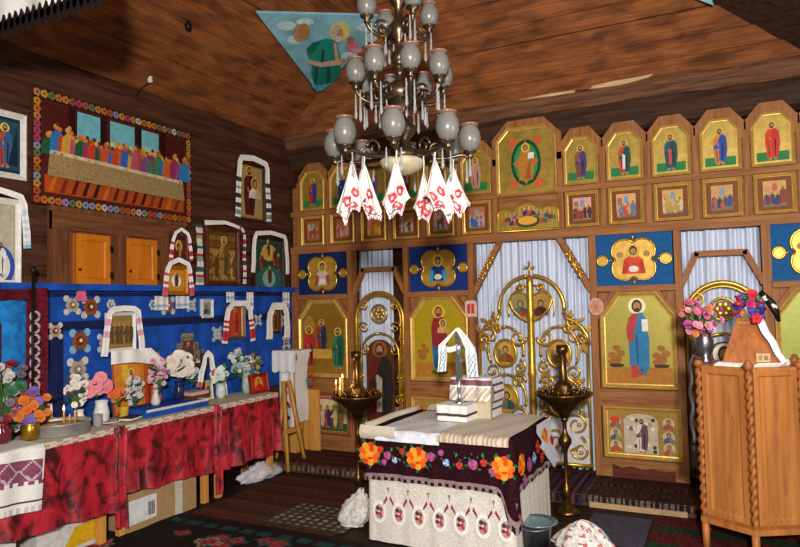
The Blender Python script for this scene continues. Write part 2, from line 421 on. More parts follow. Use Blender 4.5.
# small icons, upper row
FIG = ['#a3271c', '#23356e', '#8a4a8a', '#4a6a3a', '#b5552a', '#2a5a58', '#6a2a4a', '#c7862f', '#d8c8a8']
def saint_art(robe, cloak, flip=1, under=None):
    def f(A):
        A.p(rect(-.125, .125, .045, .125), '#1d7a3e')
        saint(A, 0, .055, .335, robe, cloak, under=under, flip=flip, halo='#cfae4c')
    return f
UP_R = [('#8a4a3e', '#4f3a6e', 'gold icon of saint in plum robe, first right of the tall centre icon'),
        ('#c8442c', '#1f5248', 'gold icon of saint in dark green cloak over white and red'),
        ('#23586a', '#1c4a52', 'gold icon of bowing saint in dark teal cloak with red sleeve'),
        ('#c9772e', '#2c4aa0', 'gold icon of saint in orange robe with blue shoulder and blue hem'),
        ('#d0401f', '#c7301e', 'gold icon of saint in bright red robe, rightmost one visible in the upper row'),
        ('#7a3a5a', '#3a5a8a', 'gold icon of saint beyond the bright red saint at the upper row end')]
UP_L = [('#c08a72', '#b08872', 'gold icon of pale robed saint, first left of the tall centre icon'),
        ('#9a3a4a', '#8a2a3a', 'gold icon of red robed saint behind the right hand hanging towels'),
        ('#a5302a', '#7a2a32', 'gold icon of crimson saint behind the bowl under the chandelier'),
        ('#8a5a6a', '#7a4a7a', 'gold icon of mauve saint just right of the pair of left hanging towels'),
        ('#23408e', '#1d3070', 'gold icon of blue robed saint, second from the left wall'),
        ('#c7301e', '#3a3a80', 'gold icon of red robed saint, leftmost one in the upper row')]
for s, lst in ((1, UP_R), (-1, UP_L)):
    for k, (r, c, lab) in enumerate(lst[:5] if s > 0 else lst):
        under = '#d8d4cc' if (s > 0 and k == 1) else ('#c8442c' if (s > 0 and k == 2) else None)
        icon(lab, (s*CX[k], -.036, 2.9), 0, octa(.335, .475, .085, .12), .028, .022, saint_art(r, c, 1, under), GOLDBG, group='upper row of cut-cornered saint icons')
FE_R = [('square gold framed icon of two dark haired figures, nearest right of centre row', ['#b56a5a', '#8a3a3a', '#3a2a3a'], '#d0a090'),
        ('square gold framed icon of red and blue figures under the green cloaked saint', ['#c04a4a', '#5a7a9a', '#c89a5a'], '#d2a46a'),
        ('square gold framed icon of pale blue round glory under the bowing teal saint', ['#b5904a', '#9a6a3a', '#c8b890'], '#cba552'),
        ('square gold framed icon with dark blue crowd under the blue shouldered saint', ['#2f3b5a', '#3a4a78', '#b5503a'], '#c09a52'),
        ('square gold framed icon with fan of rays under the bright red saint', ['#9a3030', '#8a3a3a', '#3a3a62'], '#c9a253'),
        ('square gold framed icon at the far right end of the feast row', ['#9a5030', '#4a6a8a', '#c8b890'], '#c9a253')]
FE_L = [('square icon of red figures and blue arch under the pale robed saint', ['#b5303a', '#3a5aa0', '#9a9aa8'], '#b06a4a'),
        ('square icon of pink and grey figures left of the red figures icon', ['#b5505a', '#8a8a92', '#6a3a3a'], '#a86a4e'),
        ('square icon of brown and white figures below the hanging bowl', ['#c8b8a0', '#8a4a3a', '#5a5a3a'], '#a8702e'),
        ('square icon of golden orange figures below the pair of left hanging towels', ['#c98a2a', '#b5542a', '#d0a030'], '#b0702c'),
        ('square icon of single pink robed figure, second from the left wall', ['#c88a8a', '#a83a3a', '#b5787a'], '#9a6230'),
        ('square icon of three dull red figures, leftmost in the feast row', ['#a84a3a', '#9a3a32', '#b5785a'], '#9a5c2e')]
for s, lst in ((1, FE_R), (-1, FE_L)):
    for k, (lab, pal, bg) in enumerate(lst[:5] if s > 0 else lst):
        def art(A, k=k, pal=pal, bg=bg, s=s):
            A.p(rect(-.125, .125, .025, .325), '#7a3e16'); scene_art(A, -.088, .088, .062, .288, k*3+s, pal, bg, 4)
        icon(lab, (s*CX[k], -.036, 2.482), 0, rect(-.16, .16, 0, .35), .03, .03, art, P('#7a3e16'), group='feast row of square icons')
# tall centre icon
def centre_art(A):
    A.p([(-.25, .5), (.25, .5), (.25, .05), (-.25, .05)][::-1], '#ab8a35', GOLDBG)
    for sx in (-1, 1):
        for z in (.1, .53): A.p([(sx*.16, z-.05), (sx*.07, z), (sx*.16, z+.06)][::-1 if sx < 0 else 1], '#d2552c')
    A.e(0, .32, .155, .235, '#12432a', n=28); A.e(0, .32, .125, .2, '#2a8a4a', n=28)
    A.p([(0, .09), (.105, .32), (0, .55), (-.105, .32)], '#b07c30'); A.p([(-.14, .32), (-.04, .26), (-.03, .34)], '#d2552c'); A.p([(.14, .33), (.05, .27), (.05, .36)], '#d2552c')
    A.p([(-.07, .14), (.07, .14), (.085, .3), (.05, .43), (-.05, .43), (-.085, .3)], '#b5772a'); A.p([(-.02, .15), (.05, .15), (.05, .38)], '#96601f')
    A.e(0, .47, .045, .05, '#d9b24c'); A.e(0, .47, .026, .034, '#5a3a22'); A.e(0, .465, .018, .025, SKIN)
    A.p(rect(.025, .085, .355, .415), '#e8e6e2')
icon('tall gold icon of enthroned figure in a green oval, centre of the upper rows', (0, -.04, 2.86), 0, octa(.625, .69, .12, .13), .034, .03, centre_art, GOLDBG)
# wide triple-arched icon under it
def supper_poly():
    top = [(.315, .17)]+ellp(.225, .18, .088, .06, 7, 0, PI*.85)+ellp(0, .2, .118, .085, 9, PI*.12, PI*.88)+ellp(-.225, .18, .088, .06, 7, PI*.15, PI)
    return [(-.315, 0), (.315, 0)]+top
t = thing('framed_icon', 'wide gold icon with three arches and a yellow table, above the main gate', 'icon', (0, -.036, 2.485))
b = B(); b.prism(supper_poly(), .012, -.012, GOLDBG); b.obj('board', t)
b = B(); b.tube([(x, -.014, z) for x, z in supper_poly()], .012, GOLD, 6, True); b.obj('frame', t)
b = B(); A = Art(b, -.0125)
A.e(0, .09, .13, .06, '#2d4a2c'); A.e(0, .1, .1, .045, '#e0a63a')
for i, (x, z) in enumerate([(-.2, .1), (-.15, .06), (-.11, .12), (.12, .12), (.16, .07), (.21, .12), (.25, .1), (-.05, .15), (.05, .15), (0, .16)]):
    bust(A, x, z, .09, FIG[i % 8], FIG[(i*3+1) % 8], '#d9b85a')
b.obj('painting', t)
# main icons
MP = octa(.675, .91, .165, .225)
def landscape(A, x0=-.29, x1=.29):
    A.p(rect(x0, x1, .045, .2), '#b5782c')
def christ_art(A):
    landscape(A)
    for sx in (-1, 1):
        A.e(sx*.2, .215, .07, .02, '#3c3a1e')
        for dx, dz, r in ((0, .27, .05), (-.04, .31, .04), (.04, .33, .04), (0, .38, .035), (-.05, .25, .03)): A.e(sx*.2+dx, dz, r, r*.8, '#a8682c')
    saint(A, 0, .09, .76, '#b8403a', '#2f7fae', halo='#efe6b8', flip=1, wf=.62)
    def Q(pl, c): A.p([(x*.78, z*1.03) for x, z in pl], c)
    Q([(-.1, .2), (.12, .17), (.13, .45), (.08, .6), (-.09, .5), (-.1, .4)], '#2f7fae'); Q([(-.02, .22), (0, .22), (0, .48), (-.03, .5)], '#1f5f8e')
    Q([(-.12, .45), (-.05, .42), (-.03, .6), (-.09, .66), (-.13, .55)], '#b8403a'); Q(rect(.05, .12, .52, .63), '#ece8da')
    Q([(-.09, .1), (-.02, .1), (0, .2), (-.08, .22)], '#c0452a')
def mother_art(A):
    landscape(A)
    for dx, dz, r in ((-.2, .27, .05), (-.23, .31, .04), (-.16, .33, .04), (-.19, .38, .03)): A.e(dx, dz, r, r*.8, '#a8682c')
    A.e(0, .1, .1, .03, '#3a5a2a')
    saint(A, 0, .1, .72, '#2f6fa8', '#93282c', halo='#d8b440', hair='#93282c', wf=.68)
    A.p([(-.07, .36), (.075, .4), (.095, .55), (.06, .68), (-.06, .68), (-.09, .58)], '#93282c')
    bust(A, .05, .52, .15, '#d8b060', '#c89a4a', '#e0c060')
def guests_art(A):
    A.p(rect(-.29, .29, .045, .25), '#9a6a20'); A.e(-.2, .6, .08, .12, '#a87a2a'); A.e(.14, .62, .13, .12, '#8a5a1e')
    for x, z, r, c, h in ((-.2, .1, '#c22f2a', '#a8302e', .5), (.2, .1, '#2f7a52', '#1f5a44', .48), (-.02, .28, '#a8302e', '#203a52', .4)): saint(A, x, z, h, r, c, halo='#d8b040')
    A.p(rect(-.14, .12, .22, .33), '#c79a3a'); A.p(rect(-.14, .12, .1, .22), '#8e641f')
def edge_art(A):
    landscape(A); saint(A, .05, .09, .73, '#3a6a4a', '#8a3a2a', halo='#e6d080')
icon('large cut-cornered icon of standing man in blue and red holding a white book', (1.018, -.03, .925), 0, MP, .045, .03, christ_art, P('#a89a44', .4, .15, .12), group='main row icons')
icon('large cut-cornered yellow icon of woman in dark red holding a child', (-1.01, -.03, .925), 0, MP, .045, .03, mother_art, P('#b39a1e', .4, .15, .12), group='main row icons')
icon('large cut-cornered dark gold icon of three seated figures beside the left wall', (-2.485, -.03, .925), 0, MP, .045, .03, guests_art, P('#8f6c1e', .4, .15, .2), group='main row icons')
icon('large olive cut-cornered icon cut off by the right edge, behind the pulpit', (2.485, -.03, .925), 0, MP, .045, .03, edge_art, P('#8f9440', .4, .15, .12), group='main row icons')
# lowest row
def low_art(seed, mother=True):
    def f(A):
        if mother:
            A.p(rect(-.3, .3, .03, .445), '#a5803a')
            A.p([(-.16, .05), (.14, .05), (.14, .35)]+ellp(-.01, .35, .15, .07, 8, .2, PI-.2)+[(-.16, .35)], '#c9b79c')
            for i in range(26):
                r = random.Random(seed+i); A.e(r.uniform(-.14, .12), r.uniform(.07, .38), .018, .018, r.choice(['#3a4a3a', '#e6dccb', '#8a5a6a', '#b08a3a']))
            saint(A, 0, .06, .32, '#e3d6cf', '#6e4a5e', hair='#2a1f1f', halo='#d9c08a')
            for sx in (-1, 1):
                for k, z in enumerate((.06, .17, .29)):
                    A.p(ellp(sx*.235, z+.05, .055, .055, 12), '#c8b48a'); bust(A, sx*.235, z, .1, ['#b5503a', '#4a5a7a', '#8a5a3a'][k], ['#c8452c', '#9a8a5a', '#6a7a8a'][(k+(sx > 0)) % 3], None)
            A.e(-.235, .36, .045, .035, '#d0401f')
        else:
            A.p(rect(-.3, .3, .04, .44), '#c9b48a'); A.p(rect(-.3, .3, .04, .13), '#2f5a3a'); A.e(0, .36, .22, .07, '#b5505a'); A.e(0, .34, .19, .06, '#d9c9a0')
            for i in range(6): saint(A, -.22+.088*i, .07, .27, ['#b5303a', '#d8c8b8', '#3a5a8a', '#c8452c', '#5a3a4a', '#2f6a4a'][i], ['#8a2a2a', '#b5503a', '#c8b090', '#303a5a', '#d0b070', '#8a5a2a'][i], detail=False)
    return f
icon('low gold icon of white robed woman among small side medallions, bottom right row', (1.022, -.03, .272), 0, rect(-.345, .345, 0, .478), .042, .028, low_art(5), GOLDP, group='lowest row of the icon screen')
icon('low icon of many coloured figures on a green ground, by the left wall', (-2.485, -.03, .272), 0, rect(-.33, .33, 0, .46), .025, .02, low_art(8, False), P('#a8732e'), fmat=IWOOD, group='lowest row of the icon screen')
icon('low gold icon mostly hidden behind the flowered table, under the yellow icon', (-1.01, -.03, .272), 0, rect(-.345, .345, 0, .478), .042, .028, low_art(9), GOLDP, group='lowest row of the icon screen')
# blue panels with a gilt quatrefoil
def quatre(r, k, n=9):
    pts = []
    for q in range(4):
        a = PI/4+PI/2*q; cx, cz = k*math.cos(a), k*math.sin(a)
        pts += [(cx+r*math.cos(a+t), cz+r*math.sin(a+t)) for t in [(-.62+1.24*i/(n-1))*PI*.8 for i in range(n)]]
        am = a+PI/4; pts.append(((k+r*.35)*1.08*math.cos(am), (k+r*.35)*1.08*math.sin(am)))
    return pts
def bluepanel(x, label, robe, cloak, blue):
    t = thing('painted_panel', label, 'panel', (x, -.02, 2.14), 0, 'blue panels with gilt quatrefoils')
    b = B(); b.b2(-.345, .345, 0, .03, -.247, .247, P(blue, .7, 0, .25)); b.obj('board', t)
    q = quatre(.115, .115)
    b = B(); b.prism(q, 0, -.018, GOLDP); b.obj('quatrefoil', t)
    b = B(); b.tube([(px, -.018, pz) for px, pz in q], .011, GOLD, 6, True); b.obj('moulding', t)
    for s in (-1, 1):
        b = B(); b.prism(ellp(s*.285, 0, .05, .052, 14), 0, -.018, GOLDP); b.tube([(px, -.018, pz) for px, pz in ellp(s*.285, 0, .048, .05, 14)], .009, GOLD, 6, True)
        b.tube([(s*.2, -.01, 0), (s*.24, -.01, 0)], .012, GOLD); b.obj('roundel', t)
        b = B(); b.tube([(0, -.01, s*.19), (0, -.01, s*.244)], [.02, .008], GOLD); b.obj('finial', t)
    b = B(); A = Art(b, -.019); A.p(xf([(-.3, -.42), (.3, -.42), (.24, 0), (.1, .12), (-.1, .12), (-.24, 0)], 0, 0, .36, .32), robe)
    A.p(xf([(-.3, -.42), (-.18, -.42), (-.12, -.1), (-.24, 0)], 0, 0, .36, .32), cloak); A.p(xf([(.18, -.42), (.3, -.42), (.24, 0), (.12, -.1)], 0, 0, .36, .32), cloak)
    A.e(0, .085, .062, .066, '#d8b448'); A.e(0, .085, .036, .046, '#3a2a1c'); A.e(0, .078, .025, .032, SKIN); A.e(0, -.09, .045, .03, '#e6e0d0'); A.e(-.12, .05, .03, .03, '#b5853a'); A.e(.12, .05, .03, .03, '#b5853a')
    b.obj('painting', t)
bluepanel(1.003, 'blue panel with gold quatrefoil of a man in red, above the white book icon', '#d0482a', '#b8351f', '#0c5490')
bluepanel(-1.003, 'blue panel with gold quatrefoil of man in white and blue, above the yellow icon', '#23357a', '#3f9ac0', '#0f2f78')
bluepanel(-2.485, 'dark blue panel with gold quatrefoil of a pale figure, by the left wall', '#c9b8a8', '#a84a3a', '#0a2358')
bluepanel(2.485, 'blue panel with gold quatrefoil cut off by the right edge', '#c98a3a', '#d9c090', '#0c5490')
# curtains
def curtain(x0, x1, z0, z1, label, seed, y=.1):
    r = random.Random(seed); ph = [r.uniform(0, 6) for _ in range(4)]; n = int((x1-x0)/.009)
    b = B(); w = x1-x0
    def fn(u, v):
        f = .03*math.sin(u*w*78+ph[0]+1.6*math.sin(u*w*13+ph[1])+.5*math.sin(v*3+ph[3]))+.022*math.sin(u*w*37+ph[2]+v*1.5)
        f += .004*math.sin(v*60)*math.sin(u*w*150) * (1 if v > .9 else 0)
        return (x0+u*w, y+f*(1.05-.45*v), z0+(z1-z0)*v)
    b.grid(fn, n, 12, CURT); return one(b, 'curtain', label, 'curtain', group='pale curtains behind the screen doors')
curtain(-.6, .6, .1, 2.385, 'pale blue-white pleated curtain behind the golden double gate', 1)
curtain(1.42, 2.07, .1, 2.385, 'pale blue-white pleated curtain behind the right arched door', 2)
curtain(-2.07, -1.62, .1, 2.385, 'pale pleated curtain behind the left arched door', 3)

# ------------------------------------------------------------ gilt doors
def scroll(b, cx, cz, r0, turns, a0, d, y, rr=.009, mat=GOLD):
    pts = []; n = int(16*turns)+4
    for i in range(n):
        t = i/(n-1); a = a0+d*2*PI*turns*t; r = r0*(1-.78*t); pts.append((cx+r*math.cos(a), y, cz+r*math.sin(a)))
    b.tube(pts, [rr*(1-.35*i/(n-1)) for i in range(n)], mat, 6); b.ell(pts[-1], (rr*1.5,)*3, mat, 8, 6)
def leaf(b, x, z, a, L, y, mat=GOLD):
    c, s = math.cos(a), math.sin(a)
    pl = [(0, 0), (.3, -.16), (.7, -.2), (1, 0), (.7, .2), (.3, .16)]
    b.prism([(x+L*(p*c-q*s), z+L*(p*s+q*c)) for p, q in pl], y+.006, y-.008, mat)
def medal(par, x, z, w, h, y, robe, cloak, heart=False, seed=0):
    pl = ellp(x, z, w, h, 18) if not heart else [(x-w, z+h*.25), (x-w*.75, z-h*.25), (x, z-h), (x+w*.75, z-h*.25), (x+w, z+h*.25), (x+w*.7, z+h*.85), (x, z+h), (x-w*.7, z+h*.85)]
    m = B(); m.prism(pl, y+.008, y-.008, GOLDP); m.tube([(a, y-.01, c) for a, c in pl], .015, GOLD, 6, True)
    mo = m.obj('medallion', par)
    m = B(); A = Art(m, y-.0085); bust(A, x, z-h*.7, h*1.35, robe, cloak, '#c8a23c'); A.p(rect(x-w*.75, x-w*.4, z-h*.35, z+h*.3), '#7a6a4a'); m.obj('painting', mo)
GATE = thing('double_gate', 'gilt openwork double gate with oval medallions in the middle of the screen', 'gate', (0, -.02, AZ))
def leafdoor(s):
    L = thing('tmp', '', '', (0, 0, 0)); 
    for k in ('label', 'category'): del L[k]
    L.name = 'gate_leaf'; L.parent = GATE
    o = Zr
    b = B()
    b.tube([(s*.05, 0, o(.16)), (s*.565, 0, o(.16))], .018, GOLD, 8); b.tube([(s*.55, 0, o(.16)), (s*.55, 0, o(1.36))], .013, GOLD, 8)
    arch = [(s*.03, 0, o(2.02))]+[(s*.335*math.sin(t), 0, o(1.69+.335*math.cos(t))) for t in [.15+.1*i for i in range(16)]]
    b.tube(arch, .02, GOLD, 8)
    sh = [(s*.325, 0, o(1.66)), (s*.36, 0, o(1.585)), (s*.43, 0, o(1.56)), (s*.5, 0, o(1.5)), (s*.55, 0, o(1.42)), (s*.56, 0, o(1.33))]
    b.tube(sh, .02, GOLD, 8)
    inner = [(s*.24*math.sin(t), 0, o(1.69+.24*math.cos(t))) for t in [.1+.15*i for i in range(13)]]
    b.tube(inner, .008, GOLD)
    b.obj('leaf_frame', L)
    bu, bl, bt = B(), B(), B()
    for x, z, r, tn, a, d in ((.42, 1.55, .07, 1.3, PI*.5, 1), (.36, 1.5, .05, 1.1, 0, -1), (.5, 1.38, .06, 1.2, PI, -1), (.44, 1.4, .11, .7, PI*.2, 1), (.14, 1.4, .09, 1.1, PI, 1), (.13, 1.1, .07, 1.2, PI*.5, 1), (.42, 1.05, .09, 1.2, PI*1.5, -1),
                        (.15, .95, .08, 1.1, PI, -1), (.44, .9, .08, 1.3, PI*.6, 1), (.13, .6, .08, 1.1, PI*.5, 1), (.42, .55, .11, 1.4, PI*.8, -1), (.2, .38, .12, 1.4, 0, 1), (.45, .3, .09, 1.3, PI, 1), (.13, .25, .06, 1.2, PI, -1), (.1, 1.9, .04, 1, 0, 1)):
        scroll(bt if z > 1.8 else bu if z > 1 else bl, s*x, o(z), r, tn, a if s > 0 else PI-a, d*s, -.004, .014)
    for (x, z, a, l) in ((.38, 1.6, 1.2, .08), (.46, 1.56, .4, .09), (.5, 1.36, -1.2, .12), (.55, 1.44, 1.2, .1), (.5, 1.3, -2.2, .08), (.08, 1.02, .3, .1), (.08, .98, -.5, .1), (.4, 1.0, -.3, .1), (.47, .75, .6, .1), (.35, .3, .3, .09), (.52, .62, 2, .08), (.1, .72, -.6, .08), (.46, .45, -1, .09), (.27, .27, .9, .09), (.5, .95, 1.5, .07), (.35, .98, 2.4, .07)):
        leaf(bu if z > 1 else bl, s*x, o(z), a if s > 0 else PI-a, l, -.006)
    for cz, rx, rz in ((1.27, .19, .24), (.77, .2, .25)):
        b = bu if cz > 1 else bl; b.tube([(s*.275+rx*math.cos(t)*s, -.002, o(cz+rz*math.sin(t))) for t in [-.6+.16*i for i in range(26)]], .013, GOLD)
        for k in range(7):
            t = -.3+.6*k; b.ell((s*.275+rx*math.cos(t)*s, -.006, o(cz+rz*math.sin(t))), (.018, .012, .018), GOLD, 8, 6)
    for k in range(4): bl.ell((s*.44+.02*math.cos(k*PI/2), -.01, o(.95)+.02*math.sin(k*PI/2)), (.018, .012, .018), GOLD, 8, 6)
    bu.obj('scrollwork', L); bl.obj('scrollwork', L); bt.obj('scroll', L)
    if s < 0: b = B(); b.b2(-.56, -.04, .012, .022, o(.17), o(.62), P('#c9c6cc', .4)); b.obj('lower_panel', L)
    else: b = B(); b.b2(.04, .56, .012, .022, o(.17), o(.62), P('#c9c6cc', .4)); b.obj('lower_panel', L)
    hp = [(s*x, o(z)) for x, z in ((.02, 1.55), (.1, 1.6), (.18, 1.68), (.215, 1.76), (.195, 1.83), (.13, 1.86), (.06, 1.84), (.02, 1.8))]
    m = B(); m.prism(hp, -.002, -.018, GOLDP); m.tube([(a, -.02, c) for a, c in hp], .014, GOLD, 6, True); mo = m.obj('medallion', L)
    m = B(); A = Art(m, -.0185); A.p([(x*.9+s*.012, (z-o(1.71))*.86+o(1.71)) for x, z in hp], '#8f8a5a' if s < 0 else '#a8843a')
    bust(A, s*.105, o(1.63), .16, '#4a6a5a' if s < 0 else '#4a1810', '#3a4a52' if s < 0 else '#38120c', None, '#3a2a1c'); A.e(s*.07, o(1.64), .035, .03, '#b5321f' if s < 0 else '#5a2014'); m.obj('painting', mo)
    medal(L, s*.275, o(1.24), .115, .135, -.01, '#7a5a2a', '#8a3a24')
    medal(L, s*.275, o(.77), .12, .145, -.01, '#6a6a4a', '#2a4a5a' if s < 0 else '#7a3a2a')
leafdoor(-1); leafdoor(1)
b = B(); b.lathe([(.04, .07), (.044, .12), (.036, .2), (.036, .9), (.046, .95), (.036, 1.0), (.035, 1.5), (.043, 1.56), (.034, 1.62), (.036, 1.86), (.026, 1.93), (0, 1.95)], (0, -.02, 0), GOLD, 12); b.obj('centre_column', GATE)
b = B(); b.tube([(0, -.02, 1.93), (0, -.02, 2.07)], .01, GOLD); b.tube([(-.045, -.02, 2.02), (.045, -.02, 2.02)], .01, GOLD); b.ell((0, -.02, 2.07), (.014,)*3, GOLD); b.ell((-.045, -.02, 2.02), (.013,)*3, GOLD); b.ell((.045, -.02, 2.02), (.013,)*3, GOLD); b.obj('cross', GATE)
def sidedoor(x, label, robe, cloak, halo):
    t = thing('arched_door', label, 'door', (x, -.02, AZ)); o = Zr
    b = B()
    for R, r in ((.3, .02), (.265, .01)): b.tube([(-R, 0, o(.15))]+[(-R*math.cos(a), 0, o(1.6+R*math.sin(a))) for a in [PI*i/18 for i in range(19)]]+[(R, 0, o(.15))], r, GOLD, 8)
    b.tube([(-.3, 0, o(.15)), (.3, 0, o(.15))], .018, GOLD, 8); b.obj('door_frame', t)
    for s in (-1, 1):
        b = B()
        b.tube([(s*.24, -.003, o(.3)), (s*.24, -.003, o(1.15))]+[(s*.24*math.cos(a), -.003, o(1.2+.24*math.sin(a))) for a in [PI/2*i/6 for i in range(7)]], .014, GOLD)
        for z, r, tn, a in ((1.5, .07, 1.3, 0), (1.75, .06, 1.2, 1), (1.25, .06, 1.2, 2), (.95, .055, 1.3, 4), (.7, .06, 1.3, 1), (.45, .06, 1.2, 3), (.28, .055, 1.2, 0)):
            xx = .2 if z > 1.2 else .245
            scroll(b, s*xx, o(z), r, tn, a if s > 0 else PI-a, s, -.006, .011)
        for z in (1.35, 1.1, .82, .58, .36): leaf(b, s*.25, o(z), 1.2 if s > 0 else 1.9, .09, -.008)
        b.obj('scrollwork', t)
    b = B(); b.tube([(px, -.004, pz) for px, pz in ellp(0, o(1.66), .1, .1, 18)], .012, GOLD, 6, True)
    for k in range(6): a = k*PI/3; b.ell((.045*math.cos(a), -.008, o(1.66)+.045*math.sin(a)), (.032, .012, .032), GOLD, 8, 6)
    b.obj('rosette', t)
    pl = [(-.175, o(.3)), (.175, o(.3)), (.175, o(1.2))]+ellp(0, o(1.2), .175, .17, 9, .2, PI-.2)+[(-.175, o(1.2))]
    b = B(); b.prism(pl, .012, -.004, P('#5c3417', .5)); po = b.obj('icon_panel', t)
    b = B(); A = Art(b, -.005); saint(A, 0, o(.42), .93, robe, cloak, halo=halo, under='#b0a08a'); b.obj('painting', po)
    b = B(); b.b2(-.29, .29, .012, .02, o(.16), o(.62), P('#8a8078', .5)); b.obj('lower_panel', t)
sidedoor(-1.745, 'gilt arched side door with icon of man in dark red, left of the yellow icon', '#6a1f16', '#2a2320', '#8a5a2a')
sidedoor(1.745, 'gilt arched side door with pale haloed figure behind the pulpit', '#7a4a2a', '#5a2a1c', '#f0ead0')
# small plaques pinned to the gate posts
def plaque(x, label, c, rnd):
    t = thing('small_plaque', label, 'plaque', (x, -.052, 1.7))
    b = B(); b.prism(octa(.13, .17, .02, None, -.085), 0, -.012, P('#d9b8a8', .5)) if not rnd else b.prism(ellp(0, 0, .072, .085, 12), 0, -.02, P('#d0a58e', .5)); b.obj('plate', t)
    b = B(); A = Art(b, -.021 if rnd else -.013)
    if rnd:
        for k in range(6): A.e(.04*math.cos(k*PI/3), .045*math.sin(k*PI/3), .024, .024, '#c98a72')
        A.e(0, 0, .022, .024, '#b56a4a')
    else: A.p(rect(-.04, -.005, -.05, .05), c); A.p(rect(.005, .04, -.05, .05), c)
    b.obj('motif', t)
plaque(-.63, 'small pale plaque with two red bars on post left of the gate', '#c2402c', False)
plaque(.65, 'small round pinkish rosette plaque on post right of the gate', '#c98a72', True)
# ------------------------------------------------------------ left wall
WX = -2.945                                # faces of things hung on the left wall
def wallthing(name, label, cat, y, z, group=None): return thing(name, label, cat, (WX, y, z), PI/2, group)
def drape(b, path, w, mats, amp=.006, sag=0, n=4, y=-.03):
    "cloth band along a 2-D path (x,z), width w across, gently rippled; mats(t)"
    pts = []; 
    for (x0, z0), (x1, z1) in zip(path, path[1:]):
        k = max(2, int(math.hypot(x1-x0, z1-z0)/.025))
        pts += [(x0+(x1-x0)*i/k, z0+(z1-z0)*i/k) for i in range(k)]
    pts.append(path[-1]); N = len(pts)
    def dirn(i):
        a, c = pts[max(0, i-2)], pts[min(N-1, i+2)]; d = Vector((c[0]-a[0], c[1]-a[1])); return d.normalized() if d.length > 1e-6 else Vector((1, 0))
    dirs = [dirn(i) for i in range(N)]
    def fn(u, v):
        i = min(N-1, int(round(v*(N-1)))); d = dirs[i]; q = Vector((-d.y, d.x))*(u-.5)*w
        ww = 1-.25*math.sin(v*PI)
        return (pts[i][0]+q.x*ww, y-amp*math.sin(u*11+v*5)-amp*.6*math.sin(v*23), pts[i][1]+q.y*ww)
    b.grid(fn, n, N-1, (lambda u, v: mats(v)) if callable(mats) else mats)
    return b
def towel(label, y, z, w, h, width, drop, stripes, ends=.12, group='embroidered towels on the left wall', peak=.03, yy=-.04, X=None):
    "white towel over the top of a picture w x h standing at (y,z)"
    st = [P(c) for c in stripes]
    def mats(t):
        e = min(t, 1-t)
        if e < .02: return st[0]
        if e < .30 and st: 
            k = int(e*38); return st[k % len(st)] if k % 2 else WHITE
        return WHITE
    x = w/2+width*.12; width *= .85
    b = B(); drape(b, [(-x-.03, h-drop), (-x, h-.04), (-x+.03, h+.02), (0, h+peak+.02), (x-.03, h+.02), (x, h-.04), (x+.03, h-drop)], width, mats, y=yy)
    return one(b, 'embroidered_towel', label, 'towel', (X or WX, y, z), PI/2, group)
def pic(label, y, z, w, h, art, bg, fcol, fw=.03, fd=.025, tilt=0, x=WX, rz=PI/2, group=None, cat='icon', name='framed_icon', poly=None):
    return icon(label, (x, y, z), rz, poly or rect(-w/2, w/2, 0, h), fw, fd, art, bg, fcol, name, cat, group, tilt)
# tapestry: a plain row of coloured robes behind a long table, in a floral border
t = wallthing('tapestry', 'wide woven tapestry with orange flowered border, largest picture on the left wall', 'tapestry', -2.54, 2.6)
b = B(); rr = random.Random(4)
TW, TH = 1.66, .9
b.grid(lambda u, v: (-TW/2+TW*u, -.015-.008*math.sin(u*7)*math.sin(v*4), TH*v+.012*math.sin(u*6)), 24, 8, cloth('#5a2018', '#3d1410', 90)); b.obj('ground', t)
b = B(); A = Art(b, -.026, .00015)
A.p(rect(-.73, .73, .42, .8), '#4a1713')
for x0, x1, z0 in ((-.44, -.22, .5), (-.12, .14, .52), (.22, .42, .55)): A.p(rect(x0, x1, z0, .8), '#6fb6c4'); A.p(rect(x0, x1, z0, z0+.1), '#a9c79a')
for x in (-.2, -.5, .18, .46): A.p(rect(x-.02, x+.04, .48, .82), '#2a0f0d')
A.p(rect(-.73, .73, .1, .24), '#a8491c')
for i in range(14): A.p([(-.7+.1*i, .11), (-.66+.1*i, .11), (-.62+.1*i, .23), (-.65+.1*i, .23)], rr.choice(['#5a1c10', '#c9641e', '#7a2a14', '#3a1610']))
robes = ['#1f5a38', '#c4622a', '#b5482a', '#2f6fa8', '#7a4a8a', '#c43a2a', '#9a2f5a', '#2f62b0', '#c79a3a', '#3a7a4a', '#c4542a', '#2f7ab8', '#b5506a']
for row in range(2):
    for i in range(13):
        x = -.68+.113*i+row*.05+rr.uniform(-.015, .015); z = .40; hh = rr.uniform(.16, .23)+.03*row
        c = robes[(i*5+row*3) % 13]
        A.p([(x-.075, z), (x+.075, z), (x+.06, z+hh*.6), (x+.02, z+hh*.8), (x-.02, z+hh*.8), (x-.06, z+hh*.6)], c)
        A.p([(x, z), (x+.06, z), (x+.05, z+hh*.6), (x+.015, z+hh*.7)], robes[(i*7+4+row) % 13])
        A.e(x-.012, z+hh*.9, .024, .024, rr.choice(['#c9843a', '#b5642a', '#d0a060']), n=8); A.e(x+.022, z+hh*.84, .02, .02, rr.choice(['#c9763a', '#8a4a22', '#d9a860']), n=8); A.e(x+.004, z+hh*.99, .018, .018, rr.choice(['#d08a4a', '#a8582a', '#5a3018']), n=8)
A.p([(-.72, .23), (.72, .21), (.7, .38), (-.7, .42)], '#9a8255', cloth('#a58b5c', '#7d6844', 130))
A.p([(-.7, .405), (.7, .37), (.69, .40), (-.69, .435)], '#c9b99a')
for i in range(22): A.e(-.66+.063*i, .415-.0015*i, .016, .01, rr.choice(['#d9d0c0', '#c79a3a', '#b5482a', '#d8c8a8', '#7a8a9a']))
b.obj('picture', t)
b = B(); A = Art(b, -.03)
